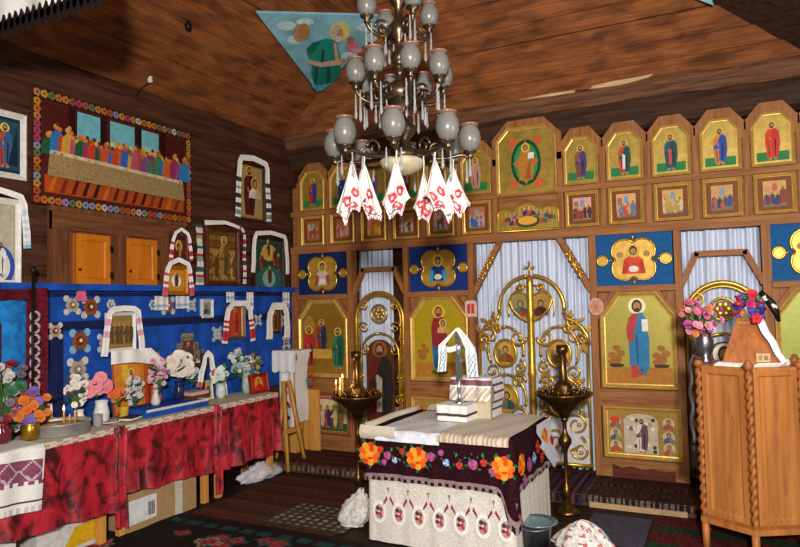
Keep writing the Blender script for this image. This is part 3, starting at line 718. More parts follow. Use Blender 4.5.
for (x0, x1, z0, z1) in ((-TW/2, TW/2, TH-.07, TH), (-TW/2, TW/2, 0, .075), (-TW/2, -TW/2+.07, .07, TH-.07), (TW/2-.07, TW/2, .07, TH-.07)): A.p(rect(x0, x1, z0, z1), '#2c1a1c')
def bord(x, z):
    c = rr.choice(['#b8641c', '#a8481a', '#b5822a', '#94542a', '#a8743a']) if rr.random() < .68 else rr.choice(['#7a8a94', '#8a7ab0', '#5a6a4a', '#b8a89a', '#a03a5a'])
    y0 = A.y
    for k in range(5): A.e(x+.018*math.cos(k*1.257), z+.018*math.sin(k*1.257), .016, .016, c, n=7)
    A.e(x, z, .01, .01, '#5a2412', n=7); A.y = y0
for i in range(27): bord(-TW/2+.035+i*.061, TH-.035); bord(-TW/2+.035+i*.061, .038)
for i in range(13): bord(-TW/2+.035, .1+i*.058); bord(TW/2-.035, .1+i*.058)
b.obj('border', t)
# shuttered casing
t = wallthing('wall_cabinet', 'brown plank wall cabinet with two orange doors below the tapestry', 'cabinet', -2.53, 1.985)
b = B(); b.b2(-.7, .7, -.03, .0, 0, .6, CASE); b.b2(-.7, -.56, -.06, -.03, 0, .6, CASE); b.b2(-.12, .04, -.06, -.03, 0, .44, CASE); b.b2(.38, .7, -.06, -.03, 0, .6, CASE); b.b2(-.7, .7, -.065, -.03, .43, .58, wood('#7d4c2e', '#54301c', .65, 0, 4)); b.b2(-.72, .72, -.08, -.03, .57, .61, CASE)
b.obj('casing', t)
for x0, x1 in ((-.52, -.15), (-.02, .36)):
    b = B(); b.b2(x0+.02, x1-.02, -.066, -.035, .0, .41, SHUT); b.frame(rect(x0+.02, x1-.02, 0, .41), [(0, -.06), (0, -.078), (.05, -.078), (.06, -.066)], SHUT); d = b.obj('door', t)
    for z in (.08, .3): b = B(); b.box((x1-.015, -.08, z), (.025, .014, .05), BLACKM); b.obj('hinge', d)
    b = B(); b.ell((x0+.045, -.09, .12), (.012, .012, .012), BLACKM, 8, 6); b.obj('knob', d)
# pictures
def two(A, w, h, bgc, r1, c1, r2, c2):
    A.p(rect(-w*.4, w*.4, h*.08, h*.92), bgc); saint(A, -w*.08, h*.06, h*.88, r1, c1, hair=c1, halo='#c9a23c'); bust(A, w*.12, h*.4, h*.36, r2, c2, '#c9a23c')
pic('dark figured picture with white border at the left edge, above the pale one', -3.57, 2.76, .32, .5, lambda A: (A.p(rect(-.11, .11, .07, .43), '#1f4a5a'), saint(A, 0, .08, .33, '#a34a3a', '#3a5a8a'), A.p([(.02, .1), (.1, .1), (.09, .4)], '#0f2a38')), P('#16303a'), P('#d9d4cc', .5), .045)
pic('pale grey picture with blue figure and white towel at the left edge', -3.62, 1.97, .34, .64, lambda A: (A.e(.02, .14, .11, .15, '#2b4fa8', n=18), A.e(.02, .14, .075, .11, '#d9d4c8', n=18), saint(A, .02, .06, .26, '#2f4fa0', '#e0dcd4', halo=None), A.e(-.05, .5, .014, .016, '#7a6a4a')), P('#b8ab98'), P('#e3dfd8', .5), .04)
towel('white towel with pale blue ends draped over the pale grey picture', -3.62, 1.97, .34, .64, .07, .36, ['#8fb3cf', '#c9d9e6'])
def s_icon(A): A.p(rect(-.075, .075, .03, .2), '#6a1f18'); A.e(0, .14, .045, .06, '#c9a85a'); saint(A, 0, .03, .17, '#3a2a1c', '#a8762a', detail=False)
pic('very small dark red icon with white towel, upper of the pair beside cabinet', -1.95, 2.22, .2, .24, s_icon, P('#3a1a14'), P('#5a2018', .5), .025, x=-2.85)
towel('small white towel round the very small dark red icon', -1.95, 2.22, .2, .24, .05, .24, ['#b5303a'], peak=.04, X=-2.85)
def s_icon2(A): A.p(rect(-.1, .1, .04, .25), '#c48a2a'); A.e(0, .13, .06, .06, '#ece6da'); saint(A, 0, .07, .15, '#8a3a2a', '#5a2a1c', detail=False)
pic('small orange gold framed icon, lower of the pair beside cabinet', -1.985, 1.9, .27, .27, s_icon2, P('#c08426'), P('#b8741c', .35, .3), .04, x=-2.85)
towel('white towel with pink ends round the small orange framed icon', -1.985, 1.9, .27, .27, .07, .28, ['#c4606a', '#c9505a'], peak=.04, X=-2.85)
def gold_art(A):
    for i in range(7):
        r = random.Random(i); A.p([(-.2, .05+.07*i), (.2, .05+.07*i), (.2, .1+.07*i), (-.2, .1+.07*i)], ['#7a5a2c', '#94713a', '#6a4a24'][i % 3])
    saint(A, .02, .06, .46, '#a8803f', '#6f4f28', halo='#d9b860'); saint(A, -.12, .06, .3, '#8a6432', '#5a3a1c', halo='#c9a24c', detail=False); saint(A, .15, .06, .3, '#b58f52', '#6a4a24', halo='#c9a24c', detail=False)
pic('large shiny embossed gold icon under glass in dark frame', -1.24, 2.0, .52, .61, gold_art, metal('#a8803c', .25, .4, .8, 10), wood('#5a2e1a', '#3a1c10', .4, 2, 4), .045, group=None)
t = one(drape(B(), [(-.36, 0), (-.36, .6)], .11, lambda v: P(['#d9d4cc', '#8a9a94', '#b5303a', '#d9d4cc', '#3a5a62', '#d9d4cc'][int(v*17) % 6])), 'embroidered_towel', 'long striped towel hanging down left of the large embossed gold icon', 'towel', (WX, -1.24, 2.0), PI/2, 'embroidered towels on the left wall')
one(drape(B(), [(-.3, .63), (0, .66), (.26, .62), (.3, .58), (.31, .02)], .05, lambda v: P(['#d9d4cc', '#b5303a', '#d9d4cc', '#5a3a42'][int(v*29) % 4]) if v > .45 else WHITE, y=-.045), 'embroidered_towel', 'white towel along the top and right side of the embossed gold icon', 'towel', (WX, -1.24, 2.0), PI/2, 'embroidered towels on the left wall')
pic('tall icon of woman in maroon with pale child, highest on left wall', -.755, 2.72, .46, .66, lambda A: two(A, .46, .66, '#a58a52', '#5a1c1c', '#46151a', '#d9cdb8', '#b8a88a'), P('#8f7440'), wood('#4a2416', '#2c140c', .5, 2, 4), .035)
towel('white banded towel hung round the highest icon on the left wall', -.755, 2.72, .46, .66, .1, .66, ['#3a3a42', '#7a9a94', '#3a3a42'], peak=.03)
def dark_art(A):
    A.p(rect(-.24, .24, .05, .62), '#27403a'); A.e(0, .5, .13, .1, '#c7a24a'); A.p([(-.24, .05), (.24, .05), (.24, .28), (0, .36), (-.24, .25)], '#2f5f56'); A.e(0, .2, .12, .1, '#8aa39a')
    for x, z, c in ((-.13, .3, '#a3592a'), (.1, .36, '#c2352a'), (-.02, .45, '#b58f52'), (.17, .3, '#8a3a2a'), (0, .14, '#1c3a3a')): saint(A, x, z, .2, c, '#5a2f1c', detail=False)
pic('dark teal icon with red figure and pale cloud, nearest the icon screen', -.46, 1.89, .57, .68, dark_art, P('#2a4a42'), wood('#3a1c12', '#22100a', .45, 2, 4), .04)
towel('plain white cloth draped over the top of the dark teal icon', -.46, 1.89, .57, .68, .075, .42, ['#e9e6e2'])
# blue cloth backing with navy bands
t = wallthing('wall_cloth', 'bright blue cloth with navy bands covering the wall behind the tables', 'wall cloth', -1.75, .86)
def folds(u, v, n, a): return a*math.sin(u*n)+a*.5*math.sin(u*n*2.3+v*3)
b = B(); b.grid(lambda u, v: (-1.6+3.32*u, -.012+folds(u, v, 40, .006), 1.12*v), 90, 6, BLUEC); b.obj('cloth', t)
b = B(); b.b2(-1.9, 1.72, -.1, 0, 1.075, 1.13, BLUEC); b.obj('shelf_edge', t)
for (x0, x1, z0, z1) in ((-1.6, 1.72, .76, .83), (-1.47, -1.36, 0, .8), (-1.6, 1.72, 1.03, 1.06)):
    b = B(); b.b2(x0, x1, -.028, -.018, z0, z1, NAVY); b.obj('navy_band', t)
def motif(b, x, z, r, c, c2, y=-.03, petals=6, leafc=None):
    A = Art(b, y)
    if leafc:
        for k in range(4): A.e(x+r*1.25*math.cos(.8+k*PI/2), z+r*1.25*math.sin(.8+k*PI/2), r*.45, r*.45, leafc, n=9)
    for k in range(petals): A.e(x+r*.62*math.cos(2*PI*k/petals), z+r*.62*math.sin(2*PI*k/petals), r*.42, r*.42, c, n=9)
    A.e(x, z, r*.55, r*.55, c2, n=10); A.e(x+.006, z+.004, r*.2, r*.2, '#e6e0d6', n=8)
rr = random.Random(9)
for (y, z, r, c, c2, lf) in ((-3.03, 1.82, .06, '#a8a39a', '#8f6a4a', '#c9c3b8'), (-2.86, 1.8, .07, '#8a4a22', '#6a3418', '#b8bcc4'), (-2.66, 1.82, .045, '#c9c3b8', '#7a8a9a', None), (-2.2, 1.81, .05, '#c4c6ca', '#5a7ab0', None), (-2.02, 1.8, .065, '#9a5a3a', '#7a3a20', '#b8bcc4'),
                            (-2.96, 1.53, .075, '#8a4a22', '#6a3418', '#7fb0cf'), (-2.98, 1.3, .075, '#a59a8a', '#8a7a6a', '#cfcac2'), (-2.72, 1.5, .06, '#c9a8a0', '#9aa8b8', '#b8c4d0'), (-.22, 1.6, .06, '#c9c3b8', '#9a4a3a', '#8fb3cf'), (-.7, 1.62, .05, '#c9c3b8', '#4a6ab0', '#b8bcc4'),
                            (-1.36, 1.5, .06, '#c9c3b8', '#9aa8b8', '#8fb3cf'), (-.18, 1.34, .06, '#b8bcc4', '#7a3a20', '#c9c3b8'), (-.16, 1.78, .06, '#c9c3b8', '#4a4a52', None), (-1.72, 1.8, .05, '#c9c3b8', '#7a8a9a', '#8fb3cf'), (-3.18, 1.62, .05, '#a59a8a', '#7a3a3a', '#c9c3b8')):
    b = B(); motif(b, y+1.75, z-.86, r, c, c2, leafc=lf); b.obj('embroidered_flower', t)
pk = B(); pk.prism([(-.04, 0), (.04, 0), (.03, .07), (.01, .12), (-.02, .13), (-.05, .06)], -.06, -.075, P('#d9608a')); one(pk, 'paper_flower', 'pink paper flower pinned at the left of the blue wall cloth', 'flower', (WX, -2.97, 1.85), PI/2)
# church banner at the far left
t = wallthing('church_banner', 'blue and dark red fringed banner on a black pole at the left edge', 'banner', -3.62, .9)
b = B(); b.grid(lambda u, v: (-.35+.5*u, -.12+.012*math.sin(u*14), .3+.72*v), 20, 6, cloth('#1f7ac4', '#1a62a4', 20)); b.obj('blue_cloth', t)
b = B(); b.b2(-.3, -.06, -.145, -.132, .34, .8, P('#5a0f1a')); b.obj('red_field', t)
b = B(); b.grid(lambda u, v: (.14+.16*u, -.13+.012*math.sin(u*9+v*3), .02+1.03*v), 6, 20, cloth('#6a1220', '#400a14', 50)); b.grid(lambda u, v: (-.4+.6*u, -.145+.01*math.sin(u*20), .96+.08*v), 20, 3, cloth('#5a1220', '#400a14', 50)); b.obj('fringe', t)
b = B()
for k in range(9): b.tube([(.19+.035*math.cos(a), -.15, .16+.085*k+.035*math.sin(a)) for a in [i*.5 for i in range(13)]], .01, P('#b8aab0'))
b.obj('lace_trim', t)
b = B(); b.tube([(.16, -.17, 0), (.16, -.17, 1.2)], .011, BLACKM, 8); b.ell((.16, -.17, 1.18), (.022, .022, .03), BLACKM); b.obj('pole', t)
# ------------------------------------------------------------ tables along the left wall
TZ = .86
def table(y0, y1, label):
    t = thing('table', label, 'table', (-2.72, (y0+y1)/2, 0), 0, 'plank tables along the left wall'); L = (y1-y0)/2-.01
    b = B(); b.b2(-.2, .21, -L, L, TZ-.035, TZ, PINE); b.obj('tabletop', t)
    for sx, sy in ((-.17, -1), (.165, -1), (-.17, 1), (.165, 1)):
        b = B(); b.b2(sx-.022, sx+.022, sy*(L-.08)-.03, sy*(L-.08)+.03, 0, TZ-.035, PINE); b.obj('leg', t)
    return t
table(-4.5, -2.97, 'wooden table under the brightest red velvet, nearest the camera'); table(-2.97, -1.86, 'wooden table under dark red velvet in the middle of the row'); table(-1.86, -.9, 'wooden table under the far red velvet, nearest the icon screen')
def velvetcloth(y0, y1, zb0, zb1, label, seed, wav=.018):
    r = random.Random(seed); ph = [r.uniform(0, 6) for _ in range(5)]; L = y1-y0
    t = thing('velvet_cloth', label, 'tablecloth', (0, 0, 0), 0, 'crushed red velvet cloths over the tables')
    b = B(); rows = [(-2.9, TZ+.004), (-2.7, TZ+.004), (-2.52, TZ+.004), (-2.497, TZ-.002), (-2.488, TZ-.02)]
    N = 16
    def fn(u, v):
        y = y0+L*u; j = v*(len(rows)-1+N); j = round(j)
        if j < len(rows): x, z = rows[j]; return (x, y, z)
        s = (j-len(rows)+1)/N; zb = zb0+(zb1-zb0)*u+.01*math.sin(u*13+ph[2])
        f = math.sin(y*21+ph[0]+.8*math.sin(y*7))+.6*math.sin(y*37+ph[1])
        return (-2.485+s*.03+wav*s*f, y, (TZ-.02)*(1-s)+zb*s)
    b.grid(fn, max(20, int(L*45)), len(rows)-1+N, VELVET); b.obj('drop', t); return t
velvetcloth(-4.4, -2.985, .33, .235, 'bright red crushed velvet cloth over the nearest table', 1)
velvetcloth(-2.93, -1.875, .345, .285, 'dark red crushed velvet cloth over the middle table', 2)
velvetcloth(-1.85, -.93, .27, .26, 'dark red crushed velvet cloth over the table nearest the screen', 3, .03)
def hang(y, w, zb, label, seed):
    r = random.Random(seed); b = B()
    b.grid(lambda u, v: (-2.478+.03*math.sin(u*3*PI)+.012*v, y+w*(u-.5)*(1-.15*v)+.008*math.sin(v*7+seed), (TZ+.006)*(1-v)+zb*v+.015*math.sin(u*5)), 18, 14, VELVET)
    return one(b, 'velvet_cloth', label, 'tablecloth', group='gathered velvet corners')
hang(-2.955, .13, .1, 'gathered corner of red velvet hanging between the first and second tables', 1); hang(-1.865, .1, .07, 'gathered corner of red velvet hanging between the second and third tables', 2)
def runner(y0, y1, label, seed):
    b = B(); r = random.Random(seed); L = y1-y0
    def mat(u, v):
        if v > .82 and (int(u*L*22)+int(v*20)) % 3 == 0: return P('#b98a84')
        return LACE
    b.grid(lambda u, v: ((-2.905+.415*min(1, v/.8)) if v < .8 else -2.474, y0+L*u, TZ+.009 if v <= .81 else TZ+.009-(v-.8)*.2-.006*abs(math.sin(u*L*50))), max(10, int(L*40)), 15, mat, False)
    return one(b, 'lace_runner', label, 'table runner', group='lace runners on the tables')
runner(-4.4, -2.96, 'cream lace runner along the top of the nearest table', 1); runner(-2.9, -1.9, 'cream lace runner along the top of the middle table', 2); runner(-1.83, -.94, 'cream lace runner along the top of the table nearest the screen', 3)
# embroidered towel over the front of the first table
b = B()
def tm(u, v):
    if v > .94: return P('#c9c2c4') if int(u*14) % 2 else WHITE
    if .86 < v < .9: return P('#6a3a52')
    if .42 < v < .66 and .08 < u < .97:
        d = abs((u*2 % 1)-.5)+abs((v-.54)*4); return P('#c9b4bc') if .38 < d < .5 else P('#8a4a62')
    if .66 <= v < .7: return P('#8a4a62') if int(u*10) % 2 else WHITE
    return WHITE
b.grid(lambda u, v: (-2.75+.325*v/.3 if v < .3 else -2.425+.01*math.sin(u*9), -3.98+.34*u+.04*(1-v), TZ+.016 if v < .3 else TZ+.016-(v-.3)*.58-.03*u), 26, 46, tm)
one(b, 'embroidered_towel', 'white towel with plum embroidered band hanging over the nearest velvet', 'towel')
# boxes and bags under the tables
def carton(name, label, x0, x1, y0, y1, h, m, extra=None):
    t = thing(name, label, 'box', ((x0+x1)/2, (y0+y1)/2, 0)); w, d = (x1-x0)/2, (y1-y0)/2
    b = B(); b.b2(-w, w, -d, d, 0, h, m); b.b2(-w-.002, 0-.003, -d-.002, d+.002, h-.004, h+.006, m); b.b2(.003, w+.002, -d-.002, d+.002, h-.004, h+.006, m); b.obj('carton', t)
    if extra: extra(t, w, d, h)
    return t
def lab(t, w, d, h):
    b = B(); b.b2(w, w+.004, -d+.02, -d+.3, .06, .25, P('#d9d9dc')); l = b.obj('label', t)
    b = B()
    for k in range(6): b.b2(w+.004, w+.006, -d+.21+.012*k, -d+.215+.012*k+.003*(k % 2), .09, .2, P('#3a3a42'))
    b.obj('barcode', l)
    b = B(); b.b2(w, w+.004, d-.25, d-.17, 0, h, P('#c9c2b4')); b.obj('tape', t)
carton('cardboard_box', 'brown cardboard box with white barcode label under the middle table', -2.8, -2.53, -2.84, -2.08, .3, P('#a8865e', .7, 0, .15), lab)
def yel(t, w, d, h):
    b = B(); b.prism([(-d+.2, .03), (d, .05), (d, h-.02), (-d+.3, h-.04)], 0, -.004, P('#d2a41c')); o = b.obj('yellow_print', t); o.rotation_euler = (0, 0, PI/2); o.location = (w+.001, 0, 0)
carton('printed_box', 'white box with yellow printing under the nearest table', -2.85, -2.6, -3.55, -3.0, .22, P('#cfcac6'), yel)
carton('white_box', 'plain white box at the very left under the nearest table', -2.8, -2.57, -4.2, -3.72, .25, P('#d4d0cc'))
def bag(label, c, r, mat, seed, name='bag', top=None):
    b = B(); rr = random.Random(seed); ph = [rr.uniform(0, 6) for _ in range(6)]
    def fn(u, v):
        a = 2*PI*u; prof = [0.75, 1.0, 1.02, .95, .8, .55, .25, .08][min(7, int(v*7.01))]
        k = prof*(1+.12*math.sin(3*a+ph[0]+v*4)+.08*math.sin(7*a+ph[1]-v*6)+.05*math.sin(13*a+ph[2]))
        return (r[0]*k*math.cos(a)+(top[0]*v if top else 0), r[1]*k*math.sin(a)+(top[1]*v if top else 0), r[2]*v*(1+.05*math.sin(2*a+ph[3])))
    b.grid(fn, 36, 14, mat); b.add([fn(i/36, 0) for i in range(36)], [tuple(range(36))], P('#b0aca6'))
    return one(b, name, label, 'bag', c)
bag('white plastic bag on the floor under the table nearest the screen', (-2.62, -1.05, 0), (.13, .3, .16), P('#cfc9cf', .4), 2)
# ------------------------------------------------------------ flowers, vases and things on the tables
PET = {}
def flowerhead(color, r, kind='rose'):
    k = (color, kind)
    if k not in PET:
        b = B(); m = P(color, .6, 0, .25)
        rings = [(7, 1.0, .15), (6, .75, .5), (5, .45, .85)] if kind == 'rose' else [(9, 1.0, .3)]
        for n, R, el in rings:
            for i in range(n):
                a = 2*PI*(i+.5*(n % 2))/n; c, s = math.cos(a), math.sin(a); ca, sa = math.cos(el), math.sin(el); w = R*PI/n*1.25
                L = [(0, 0, 0), (.5*R, -w*.8, .1), (.5*R, w*.8, .1), (.9*R, -w*.7, .02), (.9*R, w*.7, .02), (1.05*R, 0, -.05), (.6*R, 0, -.04)]
                q = [((x*ca-z*sa)*c-y*s, (x*ca-z*sa)*s+y*c, x*sa+z*ca) for x, y, z in L]
                b.add(q, [(0, 1, 6), (0, 6, 2), (1, 3, 5, 6), (2, 6, 5, 4)], m, True)
        b.ell((0, 0, .12), (.2, .2, .22), m if kind == 'rose' else P('#d9b43a'), 8, 6)
        me = b.obj('flower'); PET[k] = me.data; bpy.data.objects.remove(me)
    o = bpy.data.objects.new('flower', PET[k]); COL.objects.link(o); o.scale = (r, r, r); return o
def bouquet(label, loc, w, h, n, colors, seed, leafc='#2f6a35', r=.035, z0=.05, group='flower bouquets', leaves=14, depth=None):
    rr = random.Random(seed); t = thing('flower_bouquet', label, 'flowers', loc, 0, group); depth = depth or w*.35
    pts = []
    n = int(n*1.6); r = r*.8
    for i in range(n):
        for _ in range(30):
            x, y, z = rr.uniform(-1, 1), rr.uniform(-1, 1), rr.uniform(0, 1)
            if x*x+y*y+(z-.45)**2*3.2 < 1: break
        pts.append((y*depth, x*w, z0+z*h))
    st = B()
    for p in pts:
        c = rr.choice(colors); col, kind = c if isinstance(c, tuple) else (c, 'rose')
        o = flowerhead(col, r*rr.uniform(.8, 1.25), kind); o.parent = t; o.location = p
        d = Vector((p[0]+.05, p[1]*.8-.04, .5*(p[2]-z0)+.03)); d = Vector((d.x+.12, d.y-.1, d.z)); o.rotation_euler = d.to_track_quat('Z', 'Y').to_euler()
        st.tube([(0, 0, 0), (p[0]*.3, p[1]*.3, p[2]*.55), (p[0]*.97, p[1]*.97, p[2]-.008)], .004, P('#3f6a34'), 5)
    st.obj('stems', t)
    lf = B(); lm = P(leafc, .5)
    for i in range(leaves):
        a = rr.uniform(0, 2*PI); e = rr.uniform(-.1, .9); L = rr.uniform(.7, 1.2)*min(w, .14); c, s, ce, se = math.cos(a), math.sin(a), math.cos(e), math.sin(e)
        o = Vector((rr.uniform(-.4, .4)*depth, rr.uniform(-.6, .6)*w, z0+rr.uniform(-.05, .6)*h))
        q = [(0, 0, 0), (.4, -.2, .04), (.4, .2, .04), (.45, 0, 0), (1, 0, -.05)]
        q = [(o.x+L*(x*ce*c-y*s), o.y+L*(x*ce*s+y*c), o.z+L*(x*se+z)) for x, y, z in q]
        lf.add(q, [(0, 1, 3), (0, 3, 2), (1, 4, 3), (2, 3, 4)], lm, True)
    lf.obj('leaves', t); return t
def vase(label, loc, prof, mat, name='vase', cat='vase', group='vases on the tables', deco=None):
    t = thing(name, label, cat, loc, 0, group); b = B()
    full = prof+[(r*.85, z-.004) for r, z in prof[::-1][:max(2, len(prof)//2)]]
    b.lathe(full, (0, 0, 0), mat, 20); b.obj('body', t)
    if deco: deco(t)
    return t
V1 = [(.03, 0), (.045, .03), (.042, .07), (.028, .1), (.032, .13)]
VT = TZ+.013
def flw(t):
    b = B(); 
    for a, z in ((-.9, .05), (-.4, .06), (-.1, .035)): b.ell((.047*math.cos(a), .047*math.sin(a), z), (.012, .012, .014), P('#c9605a'), 7, 5)
    b.obj('painted_flower', t)
bouquet('mixed bouquet of dull red, green and white flowers at the far left table edge', (-2.74, -3.7, VT+.1), .2, .55, 36, ['#8a2f35', '#b8b4b0', '#7a6a80', '#a04a4a', '#3a6a4a', '#c9c4bc'], 1, r=.045)
vase('clear dark glass vase in the far left corner of the table', (-2.74, -3.72, VT), [(.05, 0), (.07, .04), (.075, .09), (.05, .13), (.06, .16)], REDGL)
bouquet('bouquet of orange and violet flowers in the brass pot', (-2.70, -3.5, VT+.06), .14, .24, 20, ['#d9762c', '#e08a3a', '#8a6ab5', '#d9662c', '#7a5aa0'], 2, r=.042)
vase('small brass pot beside the round tin tray', (-2.66, -3.56, VT), [(.04, 0), (.06, .02), (.062, .1), (.055, .11), (.066, .12)], metal('#b58a2c', .3, .3, .8), 'brass_pot', 'pot')
bouquet('bunch of white and black centred daisies beside the pink roses', (-2.78, -3.1, VT+.12), .11, .24, 26, [('#d9d6d2', 'daisy'), ('#c9c6c2', 'daisy'), '#dcd8d4', '#3a3a3e'], 3, r=.032, leafc='#1f4a2c')
vase('slim white vase holding the daisies', (-2.78, -3.07, VT), V1, P('#d4d2ce', .3))
bouquet('big pink roses with dark leaves in a white jug', (-2.76, -2.93, VT+.2), .1, .13, 10, ['#e58a94', '#e0788a', '#ea9aa0'], 4, r=.065, leafc='#1f5a30', leaves=12)
vase('white jug painted with red flowers holding the pink roses', (-2.74, -2.9, VT+.01), [(.045, 0), (.058, .02), (.06, .08), (.045, .14), (.05, .17)], P('#d9d8d6', .25), 'jug', 'jug', 'vases on the tables', flw)
b = B(); b.lathe([(.0, .0), (.09, .0), (.12, .012), (.118, .015), (.085, .006), (0, .006)], (0, 0, 0), P('#d9d6d2', .3), 24); one(b, 'plate', 'white plate under the painted jug', 'plate', (-2.72, -2.86, VT))
vase('tiny yellow cup beside the orange picture', (-2.72, -2.7, VT), [(.025, 0), (.035, .02), (.04, .09), (.042, .1)], P('#c9a23a', .4), 'cup', 'cup')
bouquet('low orange and green flowers beside the painted jug', (-2.74, -2.74, VT+.1), .07, .1, 8, ['#d9662c', '#c9842c'], 5, r=.03)
# tin basin with sand and candles
t = thing('tin_tray', 'round tin basin of sand on the nearest table', 'basin', (-2.68, -3.31, VT), 0)
b = B(); b.lathe([(.19, 0), (.2, .005), (.205, .08), (.21, .082), (.21, .088), (.2, .088), (.196, .07), (.19, .06)], (0, 0, 0), TIN, 32); b.obj('wall', t)
b = B(); b.lathe([(.195, .062), (.1, .068), (0, .066)], (0, 0, 0), P('#b08a62', .9, 0, .4), 24); b.obj('sand', t)
def candle(loc, h, label, lit, r=.006, group='thin candles'):
    t = thing('candle', label, 'candle', loc, 0, group); b = B(); b.tube([(0, 0, 0), (0, 0, h)], r, WAX, 8); b.obj('stick', t)
    if lit:
        b = B(); b.lathe([(0, 0), (.006, .008), (.007, .016), (.003, .032), (0, .04)], (0, 0, h), FLAME, 8); b.obj('flame', t)
        l = bpy.data.lights.new('flame_light', 'POINT'); l.energy = .5; l.color = (1, .6, .25); l.shadow_soft_size = .02
        o = bpy.data.objects.new('flame_light', l); COL.objects.link(o); o.parent = t; o.location = (0, 0, h+.05)
candle((-2.68, -3.28, VT+.06), .1, 'lit thin candle standing in the tin basin', True); candle((-2.66, -3.2, VT+.06), .09, 'unlit thin candle at the right in the tin basin', False); candle((-2.72, -3.2, VT+.06), .06, 'short unlit candle stub at the back of the tin basin', False)
# towelled icon pair leaning on the blue cloth
pic('small tan icon wrapped in white towel above the orange picture', -2.58, 1.42, .3, .33, lambda A: [saint(A, -.09+.045*i, .05, .2, ['#7a6238', '#8a6a3a', '#6a5230', '#94784a', '#7a5a30'][i], '#5a4526', halo='#c0a050', detail=False) for i in range(5)], P('#8f7844'), WHITE, .025, x=-2.9)
def mt(v): e = min(v, 1-v); return P('#d9a0b0') if .16 < e < .3 and int(e*60) % 2 else WHITE
one(drape(B(), [(-.2, -.03), (-.17, .2), (-.15, .33), (-.1, .36), (0, .365), (.1, .36), (.15, .33), (.17, .2), (.2, -.03)], .065, mt, y=-.05), 'embroidered_towel', 'white towel with pink flowers arched over the small tan icon', 'towel', (-2.9, -2.58, 1.42), PI/2, 'embroidered towels on the left wall')
b = B(); b.grid(lambda u, v: (-.19+.42*u+(.5-.5*v)*max(0, u-.55), -.06-.01*math.sin(u*15), -.1+.11*v-.16*max(0, u-.55)*(1-v)), 24, 5, WHITE); one(b, 'white_cloth', 'white cloth folded over the top of the orange picture', 'cloth', (-2.88, -2.55, 1.42), PI/2)
def or_art(A):
    A.p(rect(-.19, .19, .03, .43), '#d9862a'); A.p(rect(.08, .19, .03, .43), '#c25a24'); saint(A, -.06, .05, .33, '#e0d4c0', '#a8602a', halo='#f0d060'); saint(A, .11, .04, .22, '#d0401f', '#a83018', halo=None); A.p(rect(-.16, -.1, .25, .42), '#e0b040')
pic('orange and yellow picture leaning behind the pink roses', -2.42, .88, .5, .5, or_art, P('#d28a2c'), P('#c2641f', .4), .025, x=-2.87, tilt=-.06)
# stepped silver frame with white flowers
def silver(t_):
    pass
t = thing('ornate_picture', 'stepped silver metal picture frame behind the pink and white bouquet', 'picture frame', (-2.9, -1.8, 1.2), PI/2)
pl = [(-.22, 0), (.22, 0), (.22, .16), (.14, .16), (.14, .24), (.08, .24), (.08, .33), (-.08, .33), (-.08, .24), (-.14, .24), (-.14, .16), (-.22, .16)]
b = B(); b.prism(pl, .01, -.012, SILVER)
for s in (.8, .55): b.tube([(x*s, -.016, .03+z*s) for x, z in pl], .007, SILVER, 6, True)
b.obj('frame', t); b = B(); A = Art(b, -.02); A.p(rect(-.06, .06, .08, .26), '#6a2a2a'); saint(A, 0, .09, .16, '#a84a3a', '#3a3a52', detail=False); b.obj('painting', t)
# blue covered step on the middle table
t = thing('cloth_covered_step', 'low blue cloth covered step with white edging on the middle table', 'step', (-2.72, -2.26, VT))
b = B(); b.b2(-.18, .17, -.36, .36, 0, .065, BLUEC); b.obj('cover', t); b = B(); b.b2(.171, .178, -.36, .36, .045, .066, P('#cfccd2')); b.b2(-.18, .171, .3, .36, .066, .07, P('#cfccd2')); b.obj('edging', t)
SZ = VT+.066
bouquet('bouquet of small pink blossoms in the slim white vase', (-2.7, -2.34, SZ+.1), .13, .26, 26, ['#d8a8b8', '#c98a9a', '#e0c0c8', '#a87a8a'], 6, r=.03)
vase('slim white vase holding small pink blossoms', (-2.7, -2.38, SZ), [(.03, 0), (.042, .025), (.035, .06), (.02, .11), (.026, .135)], P('#cfc8c4', .3))
bouquet('large bunch of creamy white carnations', (-2.73, -2.05, SZ+.18), .15, .19, 24, ['#e6d8cc', '#e0cfc4', '#ece2d8', '#e0c8b8'], 7, r=.05)
vase('dark blue glass vase holding the creamy carnations', (-2.73, -2.08, SZ), [(.035, 0), (.05, .04), (.04, .1), (.03, .14), (.04, .17)], P('#232a4a', .15))
t = thing('small_casket', 'small brown box with pink lace top beside the carnations', 'box', (-2.7, -1.93, VT)); b = B(); b.b2(-.08, .08, -.1, .1, 0, .1, wood('#6a3f22', '#4a2814', .5, 1, 5)); b.obj('body', t); b = B(); b.b2(-.09, .09, -.11, .11, .1, .13, P('#c9a0a4')); b.obj('lid', t)
VT3 = TZ+.013
bouquet('white flowers with bright green leaves on the table nearest the screen', (-2.75, -1.5, VT3+.12), .13, .14, 14, ['#d6dcd4', '#c9d4c8', '#e0e4de'], 8, r=.035, leafc='#2f8a3f', leaves=22)
bouquet('second cluster of white flowers with grey foliage, in front of the red icon', (-2.74, -1.12, VT3+.2), .13, .14, 16, ['#b8c0bc', '#a8b0b0', '#d0d4d0'], 9, r=.035, leafc='#2f7a3f', leaves=20)
vase('white china vase holding white flowers with green leaves', (-2.75, -1.5, VT3), [(.03, 0), (.05, .04), (.045, .1), (.035, .15)], P('#c9d2d0', .3))
vase('pale green vase behind the red picture', (-2.74, -1.12, VT3), [(.035, 0), (.05, .06), (.045, .14), (.035, .22)], P('#a8c2b8', .3))
